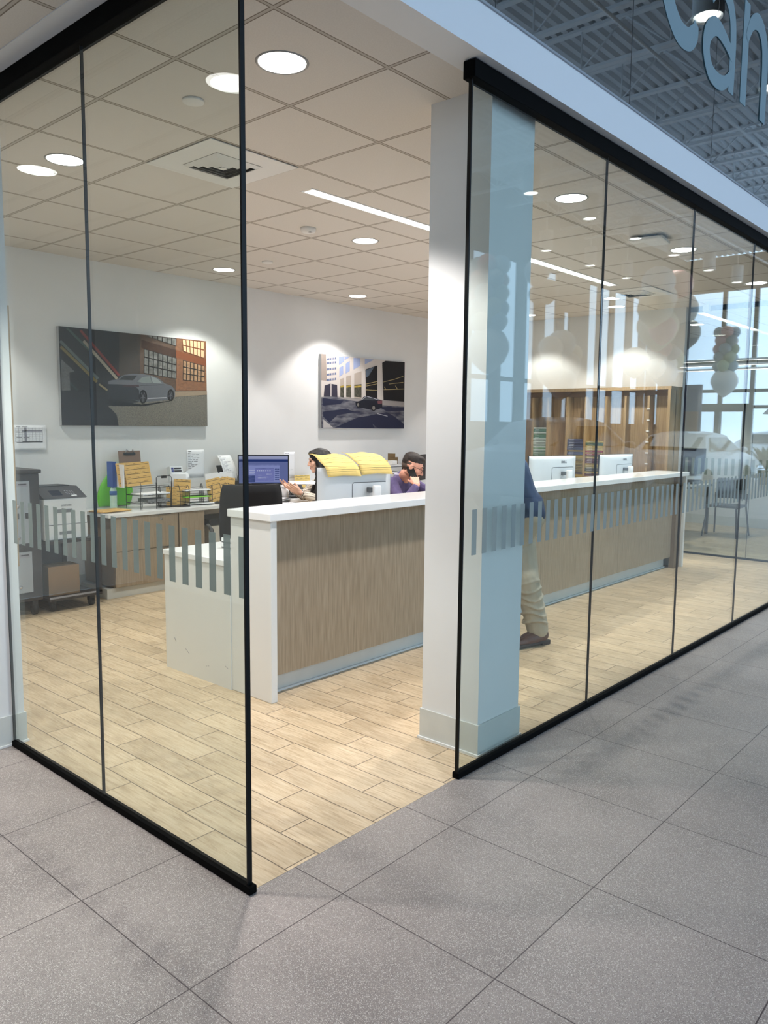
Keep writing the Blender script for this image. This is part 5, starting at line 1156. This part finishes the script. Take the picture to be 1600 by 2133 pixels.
    # the phone lies between palm and ear
    pt = thing('mobile_phone', 'black mobile phone held at the seated man\'s ear', 'phone', ear+Vector((0, 0, 0)))
    x = fd; n_ = Vector((-0.6, -0.75, 0.1)); M_ = aim((0, 0, 0), x, n_)
    MB().box(-0.075, 0.065, -0.034, 0.034, -0.004, 0.004, M('matt black phone', (8, 8, 9), 0.6, spec=0.15), T=Matrix.Translation(-n_.normalized()*(-0.002)) @ M_, bev=0.004).obj('case', parent=pt)
    return t
man()
# woman at the back desk, in profile
def woman():
    yaw = math.radians(148); base = Vector((4.160, 3.820, 0.482)); T = HT(base, yaw)
    t = thing('person', 'seated woman with long black hair in a cream striped top reading a paper', 'person', base, 0); inv = Matrix.Translation(-base)
    def child(nm, bb, vox, mt, sm=5): bb.v = [tuple(inv @ Vector(v)) for v in bb.v]; return blob(nm, bb, vox, mt, t, sm)
    J = seated(T, 0.12, 0.165, 0.1, 0.12, 0.96)
    hc = Vector((4.045, 3.905, 1.197)); TH = HT(hc, math.radians(146), 0.16)
    b_ = MB(); head(b_, TH, True); b_.cap(J['neck']-Vector((0, 0, 0.03)), 0.05, TH @ Vector((-0.03, 0, -0.09)), 0.045)
    torso(b_, J, T, 0.105, 0.13); legs_(b_, J)
    for n in 'LR': foot(b_, J['ank'+n], T.to_3x3() @ Vector((1, 0, 0)))
    elL = Vector((3.915, 3.735, 0.807)); wrL = Vector((3.745, 3.860, 0.892)); elR = Vector((4.060, 4.140, 0.822)); wrR = Vector((3.900, 4.180, 0.912))
    arm(b_, J['shL'], elL, wrL, 0, 0.86); arm(b_, J['shR'], elR, wrR, 0, 0.86)
    hand(b_, aim(wrL, (-0.80, 0.30, 0.50), (-0.3, -0.85, -0.35)), ((0.25, 0.3, 0.2), (0.35, 0.3, 0.2), (0.5, 0.4, 0.3), (0.6, 0.4, 0.3)), -1, (0.6, 0.3), 0.92)
    hand(b_, aim(wrR, (-0.85, 0.0, 0.35), (0.1, 0.5, -0.8)), ((0.2, 0.2, 0.2), (0.25, 0.2, 0.2), (0.3, 0.3, 0.2), (0.3, 0.3, 0.2)), 1, (0.6, 0.3), 0.92)
    b_.v = [tuple(inv @ Vector(v)) for v in b_.v]; blob('body', b_, 0.0045, m_skinf, t, 5)
    mt, nt, bs = NT('cream ribbed knit'); tc = nt.nodes.new('ShaderNodeTexCoord'); wv = nt.nodes.new('ShaderNodeTexWave'); wv.inputs['Scale'].default_value = 17; wv.inputs['Distortion'].default_value = 1.0; wv.bands_direction = 'DIAGONAL'
    nt.links.new(tc.outputs['Object'], wv.inputs['Vector']); rp = nt.nodes.new('ShaderNodeValToRGB'); rp.color_ramp.elements[0].color = lin((128, 112, 98))+(1,); rp.color_ramp.elements[1].color = lin((236, 226, 210))+(1,); rp.color_ramp.elements[1].position = 0.3
    nt.links.new(wv.outputs['Fac'], rp.inputs[0]); nt.links.new(rp.outputs[0], bs.inputs['Base Color']); bs.inputs['Roughness'].default_value = 0.9
    s = MB(); torso(s, J, T, 0.112, 0.135, 0.012); arm(s, J['shL'], elL, wrL.lerp(elL, 0.28), 0.014, 0.95); arm(s, J['shR'], elR, wrR.lerp(elR, 0.28), 0.014, 0.95); child('striped_top', s, 0.007, mt)
    g = MB(); legs_(g, J, 0.010); child('trousers', g, 0.009, M('black trousers', (24, 24, 28), 0.9))
    sh_ = MB()
    for n in 'LR': foot(sh_, J['ank'+n], T.to_3x3() @ Vector((1, 0, 0)), 0.008)
    child('shoes', sh_, 0.007, m_plas_b)
    h = MB(); h.ell((-0.022, 0, 0.045), (0.104, 0.088, 0.088), None, TH); h.ell((0.03, 0.0, 0.088), (0.058, 0.066, 0.034), None, TH); h.ell((-0.07, 0, -0.01), (0.094, 0.096, 0.125), None, TH)
    h.cap((-0.075, 0.0, -0.03), 0.085, (-0.115, 0.0, -0.26), 0.078, None, TH)
    for s_ in (-1, 1):
        h.cap((0.012, 0.070*s_, 0.05), 0.026, (0.005, 0.082*s_, -0.06), 0.036, None, TH); h.cap((0.005, 0.082*s_, -0.06), 0.036, (0.0, 0.09*s_, -0.19), 0.034, None, TH)
        h.cap((0.01, 0.09*s_, -0.19), 0.036, (0.085, 0.10*s_, -0.31), 0.028, None, TH); h.cap((0.085, 0.10*s_, -0.31), 0.028, (0.12, 0.10*s_, -0.40), 0.012, None, TH)
    child('hair', h, 0.006, m_hairb, 4)
    e = MB()
    for s_ in (-1, 1): e.ell((0.081, 0.031*s_, 0.011), (0.007, 0.013, 0.006), None, TH)
    child('eyes', e, 0.0025, m_eye, 1)
    e = MB()
    for s_ in (-1, 1): e.cap((0.086, 0.014*s_, 0.032), 0.004, (0.076, 0.050*s_, 0.036), 0.003, None, TH)
    child('eyebrows', e, 0.003, m_hairb, 1)
    e = MB(); e.ell((0.0865, 0, -0.060), (0.010, 0.018, 0.0075), None, TH); child('lips', e, 0.0025, m_lipf, 1)
    w_ = MB(); d = (elL-wrL).normalized(); x_ = d.cross(Vector((0, 0, 1))).normalized(); y_ = d.cross(x_)
    for off in (0.025, 0.04):
        c = wrL+d*off; w_.tube([c+x_*0.031*math.cos(a)+y_*0.031*math.sin(a) for a in [2*PI*k/16 for k in range(16)]], 0.003, m_chrome if off < 0.03 else m_plas_b, 6, closed=True)
    w_.v = [tuple(inv @ Vector(v)) for v in w_.v]; w_.obj('bracelets', parent=t)
    p = MB(); g = []
    for i in range(7):
        row = []
        for j in range(5):
            u = i/6; v = j/4; q = Vector((3.83, 3.90, 0.982))+Vector((0.66, -0.75, 0.0))*0.26*(u-0.5)+Vector((0.75, 0.66, 0.0))*0.19*(v-0.5)+Vector((0, 0, 0.012*math.sin(v*3)+0.012*(v-0.5))); row.append(q)
        g.append(row)
    p.sheet(g, m_paper, 0.006); tag(p.obj('folded_paper'), 'folded white paper held by the seated woman', 'paper')
    return t
woman()
# person standing at the counter, mostly behind the column
def stander():
    base = Vector((3.32, 1.0, 0.0)); t = thing('person', 'standing person in a blue jacket, khaki trousers and brown shoes behind the column', 'person', base, 0); inv = Matrix.Translation(-base)
    def child(nm, bb, vox, mt, sm=6): bb.v = [tuple(inv @ Vector(v)) for v in bb.v]; return blob(nm, bb, vox, mt, t, sm)
    F = Vector((-0.80, 0.60, 0)).normalized(); Lf = Vector((-F.y, F.x, 0)); up = Vector((0, 0, 1))
    pel = Vector((3.30, 0.98, 0.96)); che = pel+F*0.13+up*0.30; nk = pel+F*0.28+up*0.47
    J = {'pelvis': pel, 'chest': che, 'neck': nk, 'shL': nk-up*0.05+Lf*0.19, 'shR': nk-up*0.05-Lf*0.19}
    hipL, hipR = pel+Lf*0.10-up*0.04, pel-Lf*0.10-up*0.04
    ankR = Vector((3.335, 0.865, 0.085)); knR = Vector((3.22, 0.90, 0.50)); ankL = Vector((3.22, 1.22, 0.085)); knL = Vector((3.25, 1.15, 0.5))
    ft = Vector((-0.93, 0.25, 0))
    hc = nk+F*0.06+up*0.16; TH = HT(hc, math.atan2(F.y, F.x), 0.2)
    elL = J['shL']+F*0.08-up*0.22; wrL = Vector((3.10, 1.44, 1.135)); elR = J['shR']+F*0.06-up*0.24; wrR = Vector((3.22, 1.38, 1.135))
    b_ = MB(); head(b_, TH); b_.cap(nk-up*0.03, 0.058, TH @ Vector((-0.03, 0, -0.09)), 0.054); torso(b_, J, None or Matrix.Identity(4), 0.125, 0.135)
    arm(b_, J['shL'], elL, wrL); arm(b_, J['shR'], elR, wrR); hand(b_, aim(wrL, (0.1, 0.9, 0), (0, 0, 1)), side=-1); hand(b_, aim(wrR, (0.0, 0.9, 0), (0, 0, 1)), side=1)
    for h_, k_, a_ in ((hipL, knL, ankL), (hipR, knR, ankR)): b_.cap(h_, 0.085, k_, 0.056); b_.cap(k_, 0.055, a_, 0.038); foot(b_, a_, ft)
    b_.v = [tuple(inv @ Vector(v)) for v in b_.v]; blob('body', b_, 0.0055, m_skinm, t, 5)
    s = MB(); torso(s, J, Matrix.Identity(4), 0.145, 0.155, 0.022); arm(s, J['shL'], elL, wrL.lerp(elL, 0.1), 0.02); arm(s, J['shR'], elR, wrR.lerp(elR, 0.1), 0.02)
    lat = Lf
    for q in (-1, 1): s.cap(pel+lat*q*0.085+up*0.06, 0.105, pel+lat*q*0.085-up*0.0, 0.10)
    child('jacket', s, 0.008, M('denim blue jacket', (60, 76, 108), 0.85, noise=0.3, scale=10))
    g = MB()
    for h_, k_, a_ in ((hipL, knL, ankL), (hipR, knR, ankR)): g.cap(h_-up*0.0, 0.105, k_, 0.090); g.cap(k_, 0.090, a_+up*0.035, 0.080)
    g.cap(hipL, 0.10, hipR, 0.10); g.cap(hipR+up*0.03, 0.098, hipL+up*0.03, 0.098)
    for k in range(6):
        z = 0.18+0.06*k; c = ankR.lerp(knR, (z-0.085)/0.415); g.tube([c+Vector((0.090*math.cos(a), 0.090*math.sin(a), 0.018*math.sin(a*2+k))) for a in [2*PI*i/14 for i in range(14)]], 0.008, None, 6, closed=True)
    child('trousers', g, 0.007, M('khaki twill', (176, 166, 146), 0.9, noise=0.12, scale=12), 4)
    sh_ = MB()
    for a_ in (ankL, ankR):
        d = ft.normalized(); lt = Vector((-d.y, d.x, 0)); o_ = Vector((a_.x, a_.y, 0))
        for q in (-1, 1): sh_.cap(o_-d*0.035+up*0.070+lt*q*0.012, 0.050, o_+d*0.10+up*0.052+lt*q*0.015, 0.040); sh_.cap(o_+d*0.10+up*0.045+lt*q*0.015, 0.034, o_+d*0.20+up*0.036+lt*q*0.01, 0.028)
    child('shoes', sh_, 0.006, M('brown leather', (84, 52, 42), 0.45), 4)
    so = MB()
    for a_ in (ankL, ankR):
        d = ft.normalized(); T_ = aim((a_.x, a_.y, 0.0), d, up); so.box(-0.088, -0.01, -0.050, 0.050, 0.0, 0.034, None, T=T_, bev=0.006); so.box(-0.08, 0.225, -0.048, 0.048, 0.010, 0.032, None, T=T_, bev=0.008)
    so.v = [tuple(inv @ Vector(v)) for v in so.v]; so.obj('soles', M('dark sole', (52, 42, 40), 0.7), parent=t)
    h = MB(); h.ell((-0.022, 0, 0.05), (0.103, 0.083, 0.085), None, TH); child('hair', h, 0.006, m_hairbr, 3)
stander()

# ------------------------------------------------------------------ showroom things seen mirrored in the glass
def car(label, x, y, rz, col, h=1.45, L=4.6, grp=None):
    t = thing('car', label, 'car', (x, y, 0), rz, grp); pm = M('car paint %d' % col[0], col, 0.2); k = h/1.45
    side = [(-2.25, 0.35), (-2.28, 0.75), (-2.15, 0.93), (-1.5, 1.0), (-0.95, 1.38), (-0.3, 1.45), (0.35, 1.40), (1.05, 1.02), (1.9, 0.86), (2.25, 0.68), (2.28, 0.38), (1.9, 0.28), (-1.9, 0.28)]
    vs = []; fc = []; n = len(side); ws = (-0.90, -0.86, 0.86, 0.90)
    def wd(z, s): return s*(0.90 if z < 0.95 else 0.90-0.5*(z-0.95))
    for s in (-1, -0.6, 0.6, 1):
        for px, pz in side: vs.append((px*L/4.6, wd(pz, s), (pz+(0.0 if abs(s) == 1 else 0.03 if pz > 0.6 else 0))*k))
    for r in range(3):
        for i in range(n): j = (i+1) % n; fc.append((r*n+i, r*n+j, (r+1)*n+j, (r+1)*n+i))
    fc.append(tuple(range(n))[::-1]); fc.append(tuple(range(3*n, 4*n)))
    o = MB().add(vs, fc, pm, True).obj('body', parent=t); bv = o.modifiers.new('b', 'BEVEL'); bv.width = 0.04; bv.segments = 2; bv.limit_method = 'ANGLE'
    gm = M('car glass', (40, 48, 54), 0.05)
    for s in (-1, 1):
        g = MB(); g.add([(-1.25*L/4.6, s*0.885, 1.03*k), (0.85*L/4.6, s*0.885, 1.03*k), (0.3*L/4.6, s*0.72, 1.34*k), (-0.85*L/4.6, s*0.72, 1.34*k)], [(0, 1, 2, 3)] if s < 0 else [(3, 2, 1, 0)], gm)
        g.add([(-1.25*L/4.6, s*0.90, 1.03*k), (0.85*L/4.6, s*0.90, 1.03*k), (0.3*L/4.6, s*0.735, 1.34*k), (-0.85*L/4.6, s*0.735, 1.34*k)], [(0, 1, 2, 3)] if s < 0 else [(3, 2, 1, 0)], gm); g.obj('side_window', parent=t)
        MB().ell((0.75*L/4.6, s*1.0, 1.05*k), (0.1, 0.1, 0.07), pm).obj('mirror', parent=t)
    MB().box(-0.02, 0.02, -0.66, 0.66, 0, 0.62, gm, T=TR((1.02*L/4.6, 0, 1.06*k), ry=-1.05)).obj('windscreen', parent=t); MB().box(-0.02, 0.02, -0.64, 0.64, 0, 0.55, gm, T=TR((-1.47*L/4.6, 0, 1.03*k), ry=0.98)).obj('rear_window', parent=t)
    for wx in (-1.38, 1.42):
        for s in (-1, 1):
            w_ = MB().lathe([(0.20, -0.11), (0.31, -0.11), (0.33, -0.07), (0.33, 0.07), (0.31, 0.11), (0.20, 0.11)], M('tyre rubber', (24, 24, 25), 0.8), 28, T=TR((wx*L/4.6, s*0.82, 0.33), rx=PI/2)).obj('wheel', parent=t)
            MB().lathe([(0.22, -0.10), (0.22, 0.10)], m_silver, 20, T=TR((wx*L/4.6, s*0.82, 0.33), rx=PI/2)).obj('rim', parent=w_)
    return t
car('white display car near the east windows of the showroom', 18.2, -5.3, 0.0, (226, 228, 230), 1.47)
car('silver display car in the middle of the showroom', 12.3, -5.6, 0.0, (176, 180, 184), 1.72, 4.7)
for k, (x, y, c, l) in enumerate(((29, -6.0, (210, 212, 214), 'white parked car outside the east windows, nearest the door'), (29.5, -0.7, (92, 98, 108), 'slate parked car outside the east windows'), (18.6, -15, (222, 224, 226), 'white parked car outside the south windows'), (11.0, -12.5, (60, 64, 72), 'dark parked car outside the south windows'))):
    car(l, x, y, PI/2 if x > 25 else 0.1, c, 1.5, 4.6, 'parked cars outside')
t = thing('brick_house', 'long brick house far across the street outside', 'building', (86, -6, -0.1))
MB().box(0, 8, -16, 14, 0, 3.2, brickm('house brick', (140, 92, 78), (120, 78, 66), (150, 140, 130), 3)).obj('walls', parent=t); MB().add([(-0.5, -17, 3.2), (8.5, -17, 3.2), (8.5, 15, 3.2), (-0.5, 15, 3.2), (4, -17, 4.6), (4, 15, 4.6)], [(0, 3, 5, 4), (1, 4, 5, 2), (0, 4, 1), (3, 2, 5)], M('grey shingle', (96, 92, 92), 0.9)).obj('roof', parent=t)
for k in range(7): MB().box(-0.1, 0, -13+4*k, -11.5+4*k, 1.2, 2.5, m_wplas).obj('window', parent=t)
bcol = [M('balloon %s' % n, c, 0.35) for n, c in (('white', (228, 226, 220)), ('blush', (222, 168, 164)), ('sky', (164, 186, 200)), ('cream', (220, 212, 186)), ('grey', (160, 164, 166)), ('sage', (176, 184, 150)))]
def cluster(label, x, y, z, balls, string=False, kind='balloon_cluster'):
    t = thing(kind, label, 'balloons', (x, y, z), 0, 'balloon decorations')
    for (dx, dy, dz, r, c) in balls:
        MB().lathe([(0.0, -r*1.12), (r*0.10, -r*1.10), (r*0.35, -r*0.92), (r*0.75, -r*0.55), (r*0.97, -r*0.05), (r*0.95, r*0.3), (r*0.72, r*0.72), (r*0.35, r*0.95), (0, r)], bcol[c], 20, T=TR((dx, dy, dz))).obj('balloon', parent=t)
    if string: MB().tube([(0, 0, -z+0.02), (0.02, 0, min(b_[2] for b_ in balls))], 0.004, m_wplas, 5).obj('string', parent=t)
    return t
rd = random.Random(5)
col_b = [(0, 0, 0, 0.34, 0)]
for k in range(5):
    for a in range(4): col_b.append((0.17*math.cos(a*PI/2+k*0.7), 0.17*math.sin(a*PI/2+k*0.7), 0.40+0.21*k, 0.155, [1, 2, 5, 4, 1, 2][(k+a) % 6]))
cluster('balloon column with a big white balloon at its foot near the east windows', 19.4, -5.0, 2.75, col_b, kind='balloon_column')
cluster('balloon column with a big white balloon at its foot near the camera side', 8.7, -5.0, 2.75, col_b, kind='balloon_column')
def rnd(n, sp, r0, r1):
    return [(rd.uniform(-sp, sp), rd.uniform(-sp*0.7, sp*0.7), rd.uniform(-sp, sp), rd.uniform(r0, r1), rd.randint(0, 5)) for _ in range(n)]
cluster('large pale balloon cluster high beside the east end', 15.5, -5.0, 4.25, [(-0.5, 0, 0.35, 0.36, 2), (0.3, 0.1, 0.40, 0.34, 1), (0, -0.2, 0.1, 0.42, 0), (-0.6, 0, -0.2, 0.38, 3), (0.5, 0.1, -0.1, 0.4, 0), (0.05, -0.2, -0.5, 0.46, 3), (-0.4, 0.1, -0.6, 0.3, 1), (0.6, 0.2, -0.6, 0.34, 4)])
cluster('pink and grey balloon cluster below the large one', 16.3, -5.3, 3.1, [(-0.25, 0, 0.25, 0.24, 1), (0.2, 0, 0.28, 0.3, 4), (-0.3, -0.1, -0.05, 0.26, 4), (0.3, -0.1, -0.08, 0.26, 0), (0, 0, -0.3, 0.3, 2), (-0.5, 0, -0.2, 0.22, 0), (0.55, 0, 0.05, 0.24, 5)])
cluster('pastel balloon cluster above the silver display car', 10.95, -5.0, 2.75, [(-0.35, 0, 0.15, 0.22, 0), (0.02, 0, 0.25, 0.26, 2), (0.4, 0, 0.1, 0.2, 3), (-0.12, -0.1, -0.02, 0.2, 3), (0.2, 0, -0.12, 0.28, 4), (-0.35, 0, -0.25, 0.24, 4), (0.05, 0, -0.4, 0.28, 2)])
cluster('grey balloon pair floating high over the showroom', 10.2, -5.0, 3.9, [(-0.12, 0, 0.2, 0.22, 4), (0.25, 0, -0.05, 0.2, 4), (-0.1, 0, -0.15, 0.15, 4)])
cluster('single clear white foil balloon', 14.0, -5.0, 2.9, [(0, 0, 0, 0.3, 0)])
t = thing('showroom_sign', 'orange and violet hanging banner by the east windows', 'banner', (23.9, -7.45, 1.35))
MB().box(-0.02, 0.02, -0.3, 0.3, 0, 1.6, M('violet banner', (70, 78, 140), 0.6)).obj('panel', parent=t); MB().box(-0.04, -0.02, -0.22, 0.22, 0, 0.75, M('terracotta board', (170, 96, 54), 0.6)).obj('front_board', parent=t)
t = thing('potted_plant', 'dark leafy potted plant by the east windows', 'plant', (22.4, -4.7, 0))
MB().lathe([(0.18, 0), (0.24, 0.4), (0.21, 0.4)], m_plas_b, 20).obj('pot', parent=t); b_ = MB()
for k in range(14):
    a = 2.4*k; l = 0.5+0.05*(k % 5); c, s = math.cos(a), math.sin(a); g = [[(c*l*u-s*(v-0.5)*0.16*math.sin(PI*min(u+0.08, 1)), s*l*u+c*(v-0.5)*0.16*math.sin(PI*min(u+0.08, 1)), 0.4+0.9*u*(1-0.35*u)*(1+0.04*(k % 7))) for v in (0, 0.5, 1)] for u in [i/6 for i in range(7)]]
    b_.sheet(g, M('dark leaf', (40, 62, 40), 0.5), 0.003)
b_.obj('foliage', parent=t)
